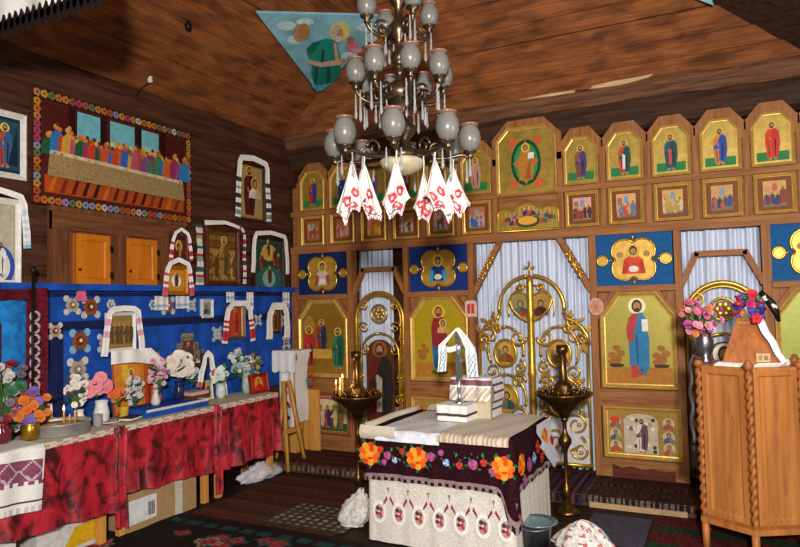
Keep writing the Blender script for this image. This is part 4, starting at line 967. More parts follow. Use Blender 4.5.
pic('red gold picture with rounded figure standing on the far table', -1.06, VT3, .28, .2, lambda A: (A.e(0, .09, .07, .08, '#d98a2a'), bust(A, 0, .03, .13, '#c22f1f', '#a82018', '#d9a83a')), P('#b5281c'), P('#8f1f16', .4), .03, x=-2.62, tilt=-.15)
pic('red and gold icon with white towel at the right of the blue cloth', -1.09, 1.44, .28, .35, lambda A: (A.p(rect(-.09, .09, .03, .32), '#b5402a'), saint(A, 0, .04, .28, '#c2552a', '#9a2f1f', halo='#d9a83a'), A.p(rect(.09, .12, .02, .33), '#e0c888')), P('#a84a2a'), P('#7a4a22', .4), .025, x=-2.91)
one(drape(B(), [(-.23, -.04), (-.18, .3), (-.1, .37), (.1, .37), (.18, .3), (.23, -.04)], .08, lambda v: P('#c2303a') if min(v, 1-v) < .25 and int(v*70) % 3 else WHITE, y=-.05), 'embroidered_towel', 'white towel with red ends round the red and gold icon', 'towel', (-2.9, -1.09, 1.44), PI/2, 'embroidered towels on the left wall')
pic('small brown icon in a wide white cloth near the icon screen', -.41, 1.46, .2, .28, lambda A: saint(A, 0, .03, .23, '#8a5a2a', '#5a2f18', halo='#c9963a'), P('#7a4a22'), wood('#4a2414', '#2c140c', .5, 2, 4), .022, x=-2.91)
one(drape(B(), [(-.17, -.06), (-.16, .22), (-.1, .31), (.1, .31), (.16, .22), (.17, -.06)], .11, WHITE, y=-.05), 'embroidered_towel', 'wide plain white cloth round the small brown icon', 'towel', (-2.9, -.41, 1.46), PI/2, 'embroidered towels on the left wall')
pic('tiny white framed photograph beside the striped towel', -1.5, 1.67, .16, .19, lambda A: (A.p(rect(-.05, .05, .03, .16), '#8a8f8a'), bust(A, 0, .04, .1, '#3a3a42', '#5a5a62', None)), P('#c9c9c4'), P('#d6d2cc', .5), .025, x=-2.93)
t = thing('wall_cross', 'dark brown wooden cross standing among the flowers on the far table', 'cross', (-2.78, -1.72, SZ)); b = B(); b.box((0, 0, .2), (.025, .035, .4), wood('#5a2c18', '#3a1a0e', .5, 2, 4)); b.box((0, 0, .29), (.025, .2, .035), wood('#5a2c18', '#3a1a0e', .5, 1, 4)); b.obj('cross', t); b = B(); b.box((0, 0, .012), (.08, .1, .024), DARKW); b.obj('foot', t)
one(drape(B(), [(-.1, 0), (-.02, .28), (.02, .32), (.06, .28), (.13, .02)], .07, lambda v: P('#c4606a') if min(v, 1-v) < .2 and int(v*60) % 2 else WHITE, y=-.03), 'embroidered_towel', 'narrow towel looped over the dark wooden cross', 'towel', (-2.76, -1.72, SZ+.08), PI/2, 'embroidered towels on the left wall')
# more of the clutter
def card(label, y, z, w, h, c1, c2, x=-2.8, tilt=-.1):
    pic(label, y, z, w, h, lambda A: (A.p(rect(-w*.36, w*.36, h*.1, h*.9), c1), saint(A, 0, h*.1, h*.75, c2, '#3a3a52', detail=False)), P(c1), P('#d9d2c6', .5), .015, .008, tilt, x, group='small paper icon cards on the tables')
card('small paper icon card with red figure standing beside the wooden cross', -1.62, VT3, .13, .19, '#b8a06a', '#b5302a'); card('small paper icon card with blue figure standing behind the white china vase', -1.38, VT3, .14, .2, '#a8b0b0', '#2f5aa0', -2.84)
card('small paper icon card with brown figure at the far end of the tables', -.98, VT3, .13, .18, '#c9b080', '#7a4a2a', -2.84); card('small paper icon card with gold figure behind the round tin basin', -3.3, VT, .14, .2, '#6a4a2a', '#c9a03a', -2.87)
for (nm, lab, y, x, c) in (('glass_jar', 'small clear glass jar between the tin basin and daisies', -3.0, -2.66, CRYST), ('glass_jar', 'small clear glass jar beside the brass pot', -3.42, -2.6, CRYST)):
    vase(lab, (x, y, VT), [(.03, 0), (.033, .01), (.033, .07), (.03, .085), (.034, .09)], c, nm, 'jar', 'glass jars')
t = thing('prayer_book', 'dark closed book lying on the lace between the first and second tables', 'book', (-2.62, -2.72, VT), .3); b = B(); b.b2(-.06, .06, -.085, .085, 0, .006, P('#2c1c22')); b.b2(-.06, .06, -.085, .085, .024, .03, P('#2c1c22')); b.b2(-.06, -.054, -.085, .085, 0, .03, P('#2c1c22')); b.obj('cover', t); b = B(); b.b2(-.054, .056, -.08, .08, .006, .024, P('#d9d0bc')); b.obj('pages', t)
bouquet('dense low mixed flowers in front of the church banner', (-2.8, -3.62, VT+.02), .22, .3, 30, ['#3a6a8a', '#b89aa8', '#c9c2c8', '#7a3a52', '#c98a5a', '#8a8a92'], 15, r=.035, leafc='#2a5a3a', leaves=26)
bouquet('grey white small blossoms between the slim vase and the orange picture', (-2.8, -2.52, VT+.05), .1, .25, 22, ['#c9c4c8', '#b8a8b8', '#d8c8cc'], 16, r=.026, leaves=16)
bouquet('pale blossoms in front of the stepped silver picture', (-2.82, -1.82, SZ+.08), .12, .22, 20, ['#d0d4d8', '#b8c4d0', '#e0d4d4', '#c98a9a'], 17, r=.028, leafc='#3a7a4a', leaves=20)
bouquet('tall grey white flowers behind the red standing picture', (-2.76, -1.2, VT3+.15), .14, .32, 26, ['#b8bcc0', '#9aa4a8', '#d0d0d0', '#8a6a7a'], 18, r=.03, leafc='#4a7a4a', leaves=24)
for k, (y, z, w, h, c) in enumerate(((-1.18, 1.82, .12, .17, '#dcd8d4'), (-.86, 1.74, .11, .19, '#e3dfdc'), (-2.12, 1.76, .16, .13, '#dad6d2'), (-1.86, 1.77, .17, .12, '#d2d6dc'), (-.2, 1.8, .13, .16, '#dcd6d2'))):
    b = B(); b.grid(lambda u, v: (w*(u-.5), -.05-.008*math.sin(u*13), h*v), 8, 5, lambda u, v: P('#9ab0c4') if .2 < v < .34 else P(c)); one(b, 'towel_end', ['white towel end showing under the embossed gold icon', 'white towel end left under the dark teal icon', 'white towel end left under the orange framed icon', 'pale towel end right under the orange framed icon', 'white towel end right under the dark teal icon'][k], 'towel', (WX, y, z), PI/2, 'towel ends hanging over the blue shelf')
# easel with leaning icon and draped stand beside the screen
t = thing('easel', 'light wooden easel beside the far end of the tables', 'easel', (-2.56, -.62, 0))
def leg(p0, p1, name='leg'):
    b = B(); d = (Vector(p1)-Vector(p0)); b.tube([p0, p1], .026, PINE, 4); b.obj(name, t)
leg((.07, -.14, 0), (-.05, -.04, .95)); leg((.12, .12, 0), (-.03, .03, .95)); leg((-.2, 0, 0), (-.06, 0, .93)); b = B(); b.box((.045, 0, .42), (.03, .3, .05), PINE); b.obj('ledge', t)
b = B(); b.prism(rect(-.11, .11, 0, .7), 0, -.02, PINE); A = Art(b, -.021)
o = one(b, 'wooden_board', 'plain pale wooden board standing on the altar step beside the draped stand', 'board', (-2.6, -.12, AZ), .0)
t = thing('draped_stand', 'narrow stand covered with white flower-embroidered cloth near the screen', 'stand', (-2.78, -.27, AZ))
b = B(); b.box((0, 0, .55), (.2, .16, 1.1), PINE); b.box((0, 0, 1.12), (.3, .28, .04), PINE); b.obj('stand', t)
b = B(); b.grid(lambda u, v: (.16+.01*math.sin(v*8)-.02*(v < .9), -.12+.24*u, .35+.8*v), 8, 12, WHITE); b.b2(-.17, .17, -.16, .16, 1.14, 1.17, WHITE); b.grid(lambda u, v: (-.17+.35*u, -.165-.006*math.sin(u*20), .95+.22*v-.03*abs(math.sin(u*9))), 12, 5, WHITE); b.grid(lambda u, v: (-.1+.2*u, -.1-.015*math.sin(u*9), .3+.8*v), 8, 10, WHITE); cl = b.obj('cover', t)
b = B(); A = Art(b, -.135); rr = random.Random(3)
for i in range(14): A.e(rr.uniform(-.07, .07), rr.uniform(.38, .72), .022, .022, rr.choice(['#a83a3a', '#5a2a3a', '#3a5a3a', '#c98a3a']), n=8)
for i in range(3): A.p([(-.12+.09*i, 1.0), (-.09+.09*i, 1.0), (-.075+.09*i, 1.08), (-.135+.09*i, 1.08)], '#a87a72')
b.obj('embroidery', cl)
bouquet('bunch of dark red flowers beside the draped stand', (-2.6, -.13, AZ+.7), .07, .16, 9, ['#a8322f', '#8a4a3a', '#5a6a4a'], 12, r=.03)
bouquet('mixed wild flowers and dry grasses in front of the draped stand', (-2.72, -1.0, VT3+.0), .1, .4, 20, ['#b89a4a', '#6a6a9a', '#a86a4a', '#c9b87a', '#4a6a8a'], 13, r=.03, leafc='#7a6a3a', leaves=24)
# ------------------------------------------------------------ altar table in the middle
AT = thing('altar_table', 'square wooden table under the burgundy flowered shawl, in the middle of the floor', 'table', (-.125, -1.75, 0), -.02)
AW, AD, AH = .555, .455, .825
b = B(); b.box((0, 0, AH-.02), (2*AW, 2*AD, .04), PINE); b.obj('tabletop', AT)
for sx in (-1, 1):
    for sy in (-1, 1): b = B(); b.box((sx*(AW-.08), sy*(AD-.08), (AH-.04)/2), (.07, .07, AH-.04), PINE); b.obj('leg', AT)
def around(s):
    "point and outward normal on the rounded outline of the table, s in metres from the middle of the front"
    return None
def skirt(label, name, off, z0, z1, mat, seed, wav, group=None, parts=None, corner=0, nz=14, extra=None):
    t = thing(name, label, 'tablecloth', (-.125, -1.75, 0), -.02)
    w, d, R = AW+off, AD+off, .04
    path = []
    def arc(cx, cy, a0): path.extend([(cx+R*math.cos(a0+PI/2*i/5), cy+R*math.sin(a0+PI/2*i/5), math.cos(a0+PI/2*i/5), math.sin(a0+PI/2*i/5)) for i in range(6)])
    def line(p, q, n): path.extend([(p[0]+(q[0]-p[0])*i/n, p[1]+(q[1]-p[1])*i/n, *nn) for i in range(1, n)])
    nn = (0, -1); line((-w+R, -d), (w-R, -d), 40); arc(w-R, -d+R, -PI/2); nn = (1, 0); line((w, -d+R), (w, d-R), 34); arc(w-R, d-R, 0)
    nn = (0, 1); line((w-R, d), (-w+R, d), 30); arc(-w+R, d-R, PI/2); nn = (-1, 0); line((-w, d-R), (-w, -d+R), 34); arc(-w+R, -d+R, PI)
    b = B(); N = len(path)
    def fn(u, v):
        i = int(round(u*N)) % N; x, y, nx, ny = path[i]; s = 1-v
        cr = math.exp(-((x-w)**2+(y+d)**2)/.004)+.06*math.exp(-((abs(x)-w)**2+(abs(y)-d)**2)/.01)
        f = wav*s*(math.sin(x*31+seed)*math.cos(y*29+seed)+.5*math.sin((x-y)*57)); o = f+.03*s*corner*cr+.012*s
        zb = z0-corner*.26*cr
        return (x+nx*o, y+ny*o, zb+(z1-zb)*v)
    b.grid(fn, N, nz, mat)
    if extra: extra(b)
    c = b.obj('drop', t)
    b = B(); b.add([(x, y, z1) for x, y, _, _ in path], [tuple(range(N))], mat(0, 1) if callable(mat) else mat); b.obj('top', t)
    return t, c

def rose(b, x, z, r, y, cols, seed):
    rr = random.Random(seed); A = Art(b, y, .0006)
    for ring, (R, n) in enumerate(((1, 9), (.7, 8), (.4, 6))):
        for k in range(n):
            a = 2*PI*(k+.5*ring)/n; A.e(x+r*R*.72*math.cos(a), z+r*R*.72*math.sin(a), r*.36*(.6+.4*R), r*.33*(.6+.4*R), cols[(ring+k) % len(cols)], n=8)
    A.e(x, z, r*.28, r*.28, cols[-1], n=8)
OR = ['#e8641c', '#ef8a24', '#d9481a', '#f0a030']; RED = ['#c9342a', '#d9503a', '#a82a2a']; PUR = ['#8a4a8a', '#a86aa8', '#c9486a']; BLU = ['#4a6ab8', '#8aa8d8', '#d0d8e8']
def medallions(b):
    fy = -(AD+.012)
    for i in range(7):
        x = -.46+.163*i; A = Art(b, fy-.021, .0005); z = .235
        A.e(x, z, .056, .084, '#f3efec', WHITE, 20); A.e(x, z, .038, .058, '#c2aaa0', n=16)
        for dx, dz, r, c in ((-.012, .026, .017, '#4a3a48'), (.013, .02, .016, '#8a4a4a'), (.004, -.008, .018, '#b5403a'), (-.017, -.012, .014, '#7a3036'), (.016, -.028, .014, '#a84a48'), (-.006, -.036, .013, '#c98a7c'), (0, .004, .009, '#e0d4cc')): A.e(x+dx, z+dz, r, r, c, n=9)
        for s in (-1, 1):
            q = [(x+.0815+s*.008, z+.1), (x+.0815+s*.045, z+.05), (x+.0815+s*.043, z+.075), (x+.0815+s*.016, z+.125)]
            A.p(q if s > 0 else q[::-1], '#8a3a40')
        A.p([(x+.072, .405), (x+.09, .405), (x+.09, .422), (x+.072, .422)], '#8a7a7a'); A.p([(x+.078, .38), (x+.084, .38), (x+.084, .405), (x+.078, .405)], '#8a7a7a')
skirt('long white cloth embroidered with a row of oval medallions, hanging to the floor', 'altar_cloth', .012, .015, AH+.004, WC, 1, .004, extra=medallions)
def shawl_roses(b):
    rr = random.Random(6); SY = -(AD+.03)-.022
    for i in range(60):
        x = rr.uniform(-.54, .56); z = .655+rr.uniform(-.055, .06); A = Art(b, SY+.003, .0003)
        a = rr.uniform(0, PI); L = rr.uniform(.02, .04); q = [(0, 0), (.5, -.28), (1, 0), (.5, .28)]
        A.p([(x+L*(p*math.cos(a)-s*math.sin(a)), z+L*(p*math.sin(a)+s*math.cos(a))) for p, s in q], rr.choice(['#1f6a3f', '#2f8a4f', '#1f5a5a', '#3a7a3a']))
    for x, z, r, c_ in ((-.525, .66, .085, OR), (-.13, .66, .08, OR), (-.02, .68, .032, PUR), (.3, .655, .035, PUR), (.38, .675, .025, RED), (.515, .65, .08, OR), (-.43, .7, .025, RED), (-.37, .66, .03, PUR), (-.31, .63, .022, BLU), (-.25, .7, .022, RED), (.06, .715, .022, PUR), (.1, .65, .025, BLU), (.2, .64, .025, RED), (.44, .62, .025, PUR), (-.4, .61, .022, PUR)):
        rose(b, x, z, r, SY, c_, int(x*100))
        if r > .05:
            for k in range(7): a = k*.9; A = Art(b, SY+.002, .0003); A.p([(x+r*.8*math.cos(a), z+r*.8*math.sin(a)), (x+r*1.5*math.cos(a+.18), z+r*1.4*math.sin(a+.18)), (x+r*1.1*math.cos(a+.4), z+r*1.1*math.sin(a+.4))], '#1f6a3f')
    n0 = len(b.v)
    for x, z, r, c_ in ((-.4, .66, .075, OR), (-.22, .62, .05, PUR), (.2, .7, .1, OR), (-.1, .64, .04, BLU), (-.34, .54, .04, PUR), (.4, .66, .05, RED), (0, .7, .05, RED), (.1, .6, .04, RED)): rose(b, x, z, r, 0, c_, int(x*77)+3)
    b.v[n0:] = [(AW+.055-y, x, z) for x, y, z in b.v[n0:]]
skirt('dark burgundy shawl with bright orange roses and fringe over the middle table', 'flowered_shawl', .03, .475, AH+.008, lambda u, v: cloth('#a08886', '#6a5358', 200) if v < .14 and (int(u*158) % 2 or v > .07) else SHAWL, 2, .008, corner=1.0, nz=30, extra=shawl_roses)
# top cloths
def topcloth(label, x0, x1, y0, y1, z, drop, m, edge, hgroup=None, rz=0):
    b = B()
    def fn(u, v):
        x = x0+(x1-x0)*u; L = (y1-y0); tot = L+drop; s = v*tot
        if s <= L: return (x, y1-s, z+.004*math.sin(u*14)*math.sin(v*9)+.002)
        return (x, y0-.012-.004*math.sin(u*17), z-(s-L))
    def mt(u, v):
        if edge and v > .9: return edge if int(u*30) % 2 else m
        return m
    b.grid(fn, 34, 26, mt)
    return one(b, 'embroidered_cloth', label, 'cloth', (-.125, -1.75, 0), -.02+rz, 'small cloths on the middle table')
topcloth('white satin cloth lying over the left front of the middle table', -.47, .05, -.505, .4, AH+.016, .075, P('#dfe2ea', .35), None)
topcloth('beige lace cloth lying over the right half of the middle table', .03, .56, -.505, .46, AH+.022, .055, LACE, P('#b89a86'))
b = B(); b.grid(lambda u, v: (-.585+.01*math.sin(v*9)+.03*math.cos(u*PI*1.5), -.485+.92*v, AH+.02+.035*math.sin(u*PI*1.5)), 8, 20, LACE); b.grid(lambda u, v: (-.6+.3*u, -.505-.022*math.sin(v*PI), AH+.045-.1*v), 16, 6, LACE)
one(b, 'rolled_cloth', 'rolled beige lace cloth along the left edge of the middle table', 'cloth', (-.125, -1.75, 0), -.02)
b = B(); b.grid(lambda u, v: (AW+.055+.03*math.sin(v*6)*(1-v), .0+.42*u+.06*(1-v), AH+.03-.42*(1-v)*(.4+.6*u)), 12, 10, P('#d9dbe6', .4)); one(b, 'white_cloth', 'pale satin cloth end hanging over the right side of the middle table', 'cloth', (-.125, -1.75, 0), -.02)
# things on it: wrapped box, draped stack, cross with ribbons
TB = AH+.026
t = thing('wrapped_box', 'small box wrapped in white cloth with thin dark border, in front of cross', 'box', (-.165, -1.7, TB), -.05)
b = B(); b.box((0, 0, .06), (.25, .2, .12), WHITE); b.grid(lambda u, v: (-.128+.256*u, -.107-.004*math.sin(u*16), .125-.085*v), 20, 4, lambda u, v: P('#4a3a42') if v > .72 and v < .98 else WHITE)
b.grid(lambda u, v: (-.128+.256*u, -.107+.22*v, .126), 6, 6, WHITE); b.grid(lambda u, v: (.127, -.107+.22*u, .125-.085*v), 8, 4, lambda u, v: P('#4a3a42') if v > .72 else WHITE); b.obj('cloth', t)
t = thing('draped_stack', 'draped stack behind the wrapped box, covered by beige cloth with plum band', 'stack', (-.075, -1.5, TB), -.05)
t.scale = (.92, 1, 1.04)
b = B(); b.box((0, 0, .14), (.35, .2, .28), CREAM); b.obj('block', t)
b = B(); b.grid(lambda u, v: (-.19+.38*u, -.112-.012*math.sin(u*18)-.03*v, .305-.17*v), 30, 12, lambda u, v: P('#7a4a5a') if .12 < v < .3 else (WHITE if v < .45 else (P('#b8a898') if int(u*22+v*9) % 3 == 0 else CREAM if int(u*13+v*5) % 2 else WHITE)))
b.grid(lambda u, v: (-.19+.38*u, -.115+.23*v, .3+.01*math.sin(v*PI)), 10, 4, WHITE); b.grid(lambda u, v: (.192+.02*math.sin(v*5)+.02*v, -.11+.22*u, .3-.29*v), 10, 16, lambda u, v: P('#5a4a5a') if int(v*16) in (2, 5, 9, 12) else P('#d9d0d2')); b.obj('cover', t)
t = thing('silver_cross', 'tall ornate silver standing cross hung with white ribbons on the table', 'cross', (-.155, -1.66, TB+.02))
cz = .13; t.scale = (.9, 1.2, .9)
b = B(); b.lathe([(.0, .0), (.045, 0), (.05, .01), (.03, .03), (.018, .05), (.014, .1), (.022, .13), (.014, .16), (.012, .3)], (0, 0, cz-.02), SILVER, 14); b.obj('foot', t)
b = B(); b.box((0, 0, cz+.4), (.05, .025, .42), SILVER); b.box((0, 0, cz+.47), (.2, .02, .035), SILVER)
for x, z in ((0, .62), (-.11, .47), (.11, .47)): b.ell((x, 0, cz+z), (.028, .014, .028), SILVER, 8, 6)
b.ell((0, -.012, cz+.46), (.022, .012, .05), metal('#e2e2e2', .2, .1), 8, 6); b.box((0, 0, cz+.36), (.09, .018, .022), SILVER, 0); b.obj('cross', t)
def rib(pts, w, label):
    b = B(); pts = [Vector(p) for p in pts]; 
    def fn(u, v):
        f = v*(len(pts)-1); i = min(len(pts)-2, int(f)); p = pts[i].lerp(pts[i+1], f-i); s = (.35+.65*min(1, v*1.6))
        return (p.x+(u-.5)*w*s, p.y-.006*math.sin(u*12+v*4), p.z+(u-.5)*.012)
    b.grid(fn, 8, 24, lambda u, v: P('#5f9fc9') if v > .62 and (int(u*8)+int(v*26)) % 3 == 0 and .15 < u < .85 else WHITE)
    o = one(b, 'embroidered_ribbon', label, 'ribbon', (-.155, -1.685, TB+.02), 0, 'embroidered ribbons on the silver cross'); o.scale = (.78, 1, .9); return o
rib([(0, 0, cz+.645), (-.09, -.01, cz+.56), (-.155, -.015, cz+.5), (-.15, -.02, cz+.4), (-.17, -.02, cz+.26)], .095, 'left white ribbon with blue embroidery hanging from the silver cross')
rib([(0, 0, cz+.645), (.08, -.01, cz+.57), (.15, -.015, cz+.47), (.16, -.02, cz+.36), (.165, -.02, cz+.22)], .12, 'right wider white ribbon with blue embroidery hanging from silver cross')
b = B(); b.grid(lambda u, v: (-.16+.16*u, -.02, cz+.5-.05*v-.02*math.sin(u*PI)), 10, 3, WHITE); b.obj('tie', t)

# ------------------------------------------------------------ candle stands
def cstand(loc, label, lit, sc=1, h=.96, seed=1):
    t = thing('candle_stand', label, 'candle stand', loc, 0, 'brass candle stands'); rr = random.Random(seed)
    b = B(); b.lathe([(.0, .0), (.1, 0), (.105, .015), (.08, .035), (.045, .06), (.035, .1)], (0, 0, 0), BRASS, 24); b.obj('foot', t)
    pr = [(.022, .09), (.03, .12), (.05, .17), (.03, .22), (.018, .25)]
    if lit:
        for z in (.42, .57): pr += [(.016, z-.03), (.026, z), (.016, z+.03)]
        pr += [(.016, h-.25), (.022, h-.2)]
    else:
        pr += [(.017, .5), (.03, .54), (.055, .58), (.055, .61), (.03, .65), (.018, .68), (.017, h-.24), (.03, h-.22)]
    b = B(); b.lathe(pr+[(.03, h-.19)], (0, 0, 0), BRASS, 16); b.obj('pole', t)
    b = B(); b.lathe([(.03, h-.2), (.06, h-.15), (.15, h-.07), (.225, h-.02), (.24, h), (.245, h+.012), (.235, h+.014), (.225, h-.005), (.1, h-.02), (0, h-.02)], (0, 0, 0), BRASS, 32); d = b.obj('dish', t)
    b = B(); b.lathe([(.09, h-.02), (.095, h+.02), (.075, h+.04), (.08, h+.07), (.05, h+.1), (.034, h+.12), (.03, h+.32), (.034, h+.34), (.048, h+.35), (.05, h+.41), (.03, h+.41), (.03, h+.37)], (0, 0, 0), BRASS, 16); b.obj('centre_holder', t)
    for ring, (R, n) in enumerate(((.2, 16), (.13, 9))):
        for k in range(n):
            a = 2*PI*k/n; b = B(); b.lathe([(.009, -.01), (.014, .012), (.012, .03), (.017, .045), (.011, .045)], (R*math.cos(a), R*math.sin(a), h), BRASS, 8); b.obj('candle_cup', d)
    return t
cstand((-1.31, -1.3, 0), 'brass candle stand with burning candles, left behind the flowered table', True, h=.93)
cstand((.52, -1.0, 0), 'brass candle stand with empty cups, right of the flowered table', False, h=.985)
for k, (a, hh, lit, R, lab) in enumerate(((-2.6, .15, True, .13, 'tallest burning candle on the left brass stand'), (-3.3, .1, True, .2, 'burning candle at the left rim of the left brass stand'), (-2.9, .09, True, .2, 'second burning candle at the left rim of the left brass stand'), (-1.2, .05, False, .13, 'short candle stub in the dish of the left brass stand'), (-1.9, .06, True, .2, 'low burning candle at the front of the left brass stand'))):
    candle((-1.31+R*math.cos(a), -1.3+R*math.sin(a), .95), hh, lab, lit, .009, 'candles on the left brass stand')
# ------------------------------------------------------------ chandelier
CH = Vector((.03, -3.0, 0))
ch = thing('chandelier', 'large tarnished brass chandelier with frosted glass shades in three tiers', 'chandelier', CH)
b = B(); b.lathe([(0, 2.55), (.02, 2.56), (.03, 2.6), (.05, 2.62), (.13, 2.66), (.12, 2.7), (.06, 2.73), (.05, 2.78), (.085, 2.82), (.09, 2.86), (.04, 2.9), (.03, 2.95), (.06, 3.0), (.1, 3.04), (.105, 3.09), (.06, 3.13), (.022, 3.16), (.022, 3.2), (.05, 3.215), (.05, 3.225), (.025, 3.24), (.045, 3.26), (.055, 3.29), (.045, 3.32), (.02, 3.34), (.028, 3.4), (.055, 3.44), (.06, 3.49), (.03, 3.53), (.025, 3.6), (.05, 3.63), (.05, 3.68), (.015, 3.72), (.012, 5.55)], (0, 0, 0), OLDBRASS, 20); b.obj('stem', ch)
b = B(); b.lathe([(0, 2.565), (.06, 2.575), (.12, 2.61), (.14, 2.65), (.13, 2.665)], (0, 0, -.01), P('#b5a88a', .35), 24); b.obj('bowl', ch)
def tier(zs, R, n, a0, zc, drop, size=1.0):
    "n arms of reach R: scroll arm, cup, glass shade with rim, crystals"
    protos = None
    for k in range(n):
        a = a0+2*PI*k/n
        if protos is None:
            arm = B(); pts = [(.05, 0, zc), (R*.35, 0, zc-.06), (R*.65, 0, zc-.075), (R*.9, 0, zc-.045), (R, 0, zs-.03), (R, 0, zs)]
            sm = []
            for i in range(len(pts)-1):
                for j in range(4): sm.append(Vector(pts[i]).lerp(Vector(pts[i+1]), j/4))
            sm.append(Vector(pts[-1]))
            for _ in range(3): sm = [sm[0]]+[(sm[i-1]+sm[i]*2+sm[i+1])/4 for i in range(1, len(sm)-1)]+[sm[-1]]
            arm.tube(sm, .013, OLDBRASS, 7); arm_o = arm.obj('arm', ch)
            sc_ = B(); sp = []
            for i in range(18): t = i/17; r = .055*(1-.75*t); q = 2*PI*1.2*t; sp.append((R*.5+r*math.cos(q), 0, zc-.02+r*math.sin(q)))
            sc_.tube(sp, .009, OLDBRASS, 6); sc_.obj('arm_scroll', arm_o)
            cup = B(); cup.lathe([(.012, -.03), (.022, -.015), (.016, 0), (.04, .012), (.042, .02), (.02, .022)], (R, 0, zs), OLDBRASS, 12); cup_o = cup.obj('lamp_cup', ch)
            s = size; sh = B(); pf = [(.022, .015), (.05, .035), (.07, .075), (.074, .11), (.066, .15), (.05, .178), (.046, .186)]
            sh.lathe([(r*s, z*s) for r, z in pf]+[((r-.004)*s, z*s) for r, z in pf[::-1]], (R, 0, zs), FROST, 18); sh_o = sh.obj('glass_shade', ch)
            rm = B(); rm.lathe([(.044*s, .182*s), (.06*s, .19*s), (.062*s, .2*s), (.046*s, .202*s), (.042*s, .186*s)], (R, 0, zs), P('#8f6a5c', .35, .3), 18); rm.obj('shade_rim', sh_o)
            cr = []
            for j, (dr, da) in enumerate(((-.02, .1), (.0, -.1), (-.12, .0))):
                c_ = B(); L = drop*(1-.25*j*.6); c_.lathe([(0, -L), (.010, -L+.018), (.006, -L*.6), (.004, -.01), (.002, 0)], ((R+dr)*math.cos(da), (R+dr)*math.sin(da), zs-.03 if j < 2 else zc-.06), CRYST, 6, False); cr.append(c_.obj('crystal_drop', ch))
            protos = [arm_o, cup_o, sh_o]+cr
            for o in protos: o.rotation_euler = (0, 0, a)
        else:
            for o in protos: clone(o, ch, None, a)
    return protos
base = math.atan2(CH.y+6.593, CH.x-1.774)+PI      # direction from the chandelier to the camera
# offset angles measured to the viewer's right
tier(2.67, .415, 8, base-math.radians(6), 2.72, .14, .92)
tier(3.1, .275, 8, base+math.radians(13), 3.07, .2, .84)
tier(3.5, .21, 4, base-math.radians(66), 3.48, .18, .82)
def ctowel(label, ang, R, zt, zb, w, seed, off=0):
    a = base+ang; x, y = CH.x+R*math.cos(a), CH.y+R*math.sin(a)
    rr = random.Random(seed); ph = rr.uniform(0, 6); H = zt-zb
    rv = Vector((math.cos(math.radians(26.3)), math.sin(math.radians(26.3)))); fv = Vector((-rv.y, rv.x))
    b = B()
    def fn(u, v):
        s = u-.5; ww = w*(.06+.94*min(1, v/.8)**.9)
        zz = -H*v*(1-.5*abs(s-off)*v*v-.12*v*v*abs(math.sin(u*7+ph)))
        d = .03*math.sin(u*9+ph)*v+.02*math.sin(u*17+ph*2)
        return (x+rv.x*(ww*s+off*.06*v)+fv.x*d, y+rv.y*(ww*s+off*.06*v)+fv.y*d, zt+zz)
    def mt(u, v):
        p = Vector((u*w, v*H))
        for cu, cv in ((.33, .62), (.68, .5), (.55, .78)):
            dd = (p-Vector((cu*w, cv*H))).length
            if dd < .012: return WHITE
            if dd < .032: return P('#c9404a')
        zz = v+.04*abs(((u*5) % 1)-.5)*2
        if .89 < zz < .925: return P('#4a3a42')
        if .2 < v < .9 and (.06 < u < .1 or .9 < u < .94) and int(v*26) % 2: return P('#c98a90')
        if .93 < v and int(u*24) % 2: return P('#c9485a')
        return WHITE
    b.grid(fn, 26, 34, mt); b.tube([(x, y, zt-.02), (x+.004, y, (zt+2.67)/2), (x, y, 2.67)], .004, P('#d9d4cc'), 5)
    return one(b, 'hanging_towel', label, 'towel', group='embroidered towels hanging from the chandelier')
rad = math.radians
ctowel('white towel with red roses, leftmost under the chandelier', rad(-51), .37, 2.6, 2.22, .17, 1, -.2)
ctowel('white towel with dark zigzag edge, second from left under the chandelier', rad(-51), .285, 2.6, 2.22, .17, 2, .25)
ctowel('white towel with red roses below the middle bowl of the chandelier', rad(-6), .3, 2.6, 2.22, .16, 3, -.1)
ctowel('short white towel hanging right of the middle bowl', rad(39), .2, 2.54, 2.22, .13, 4, .0)
ctowel('longest white towel with red roses, second from right under the chandelier', rad(39), .3, 2.6, 2.22, .18, 5, .3)
ctowel('white towel with red roses, rightmost under the chandelier', rad(84), .31, 2.59, 2.27, .2, 6, .1)

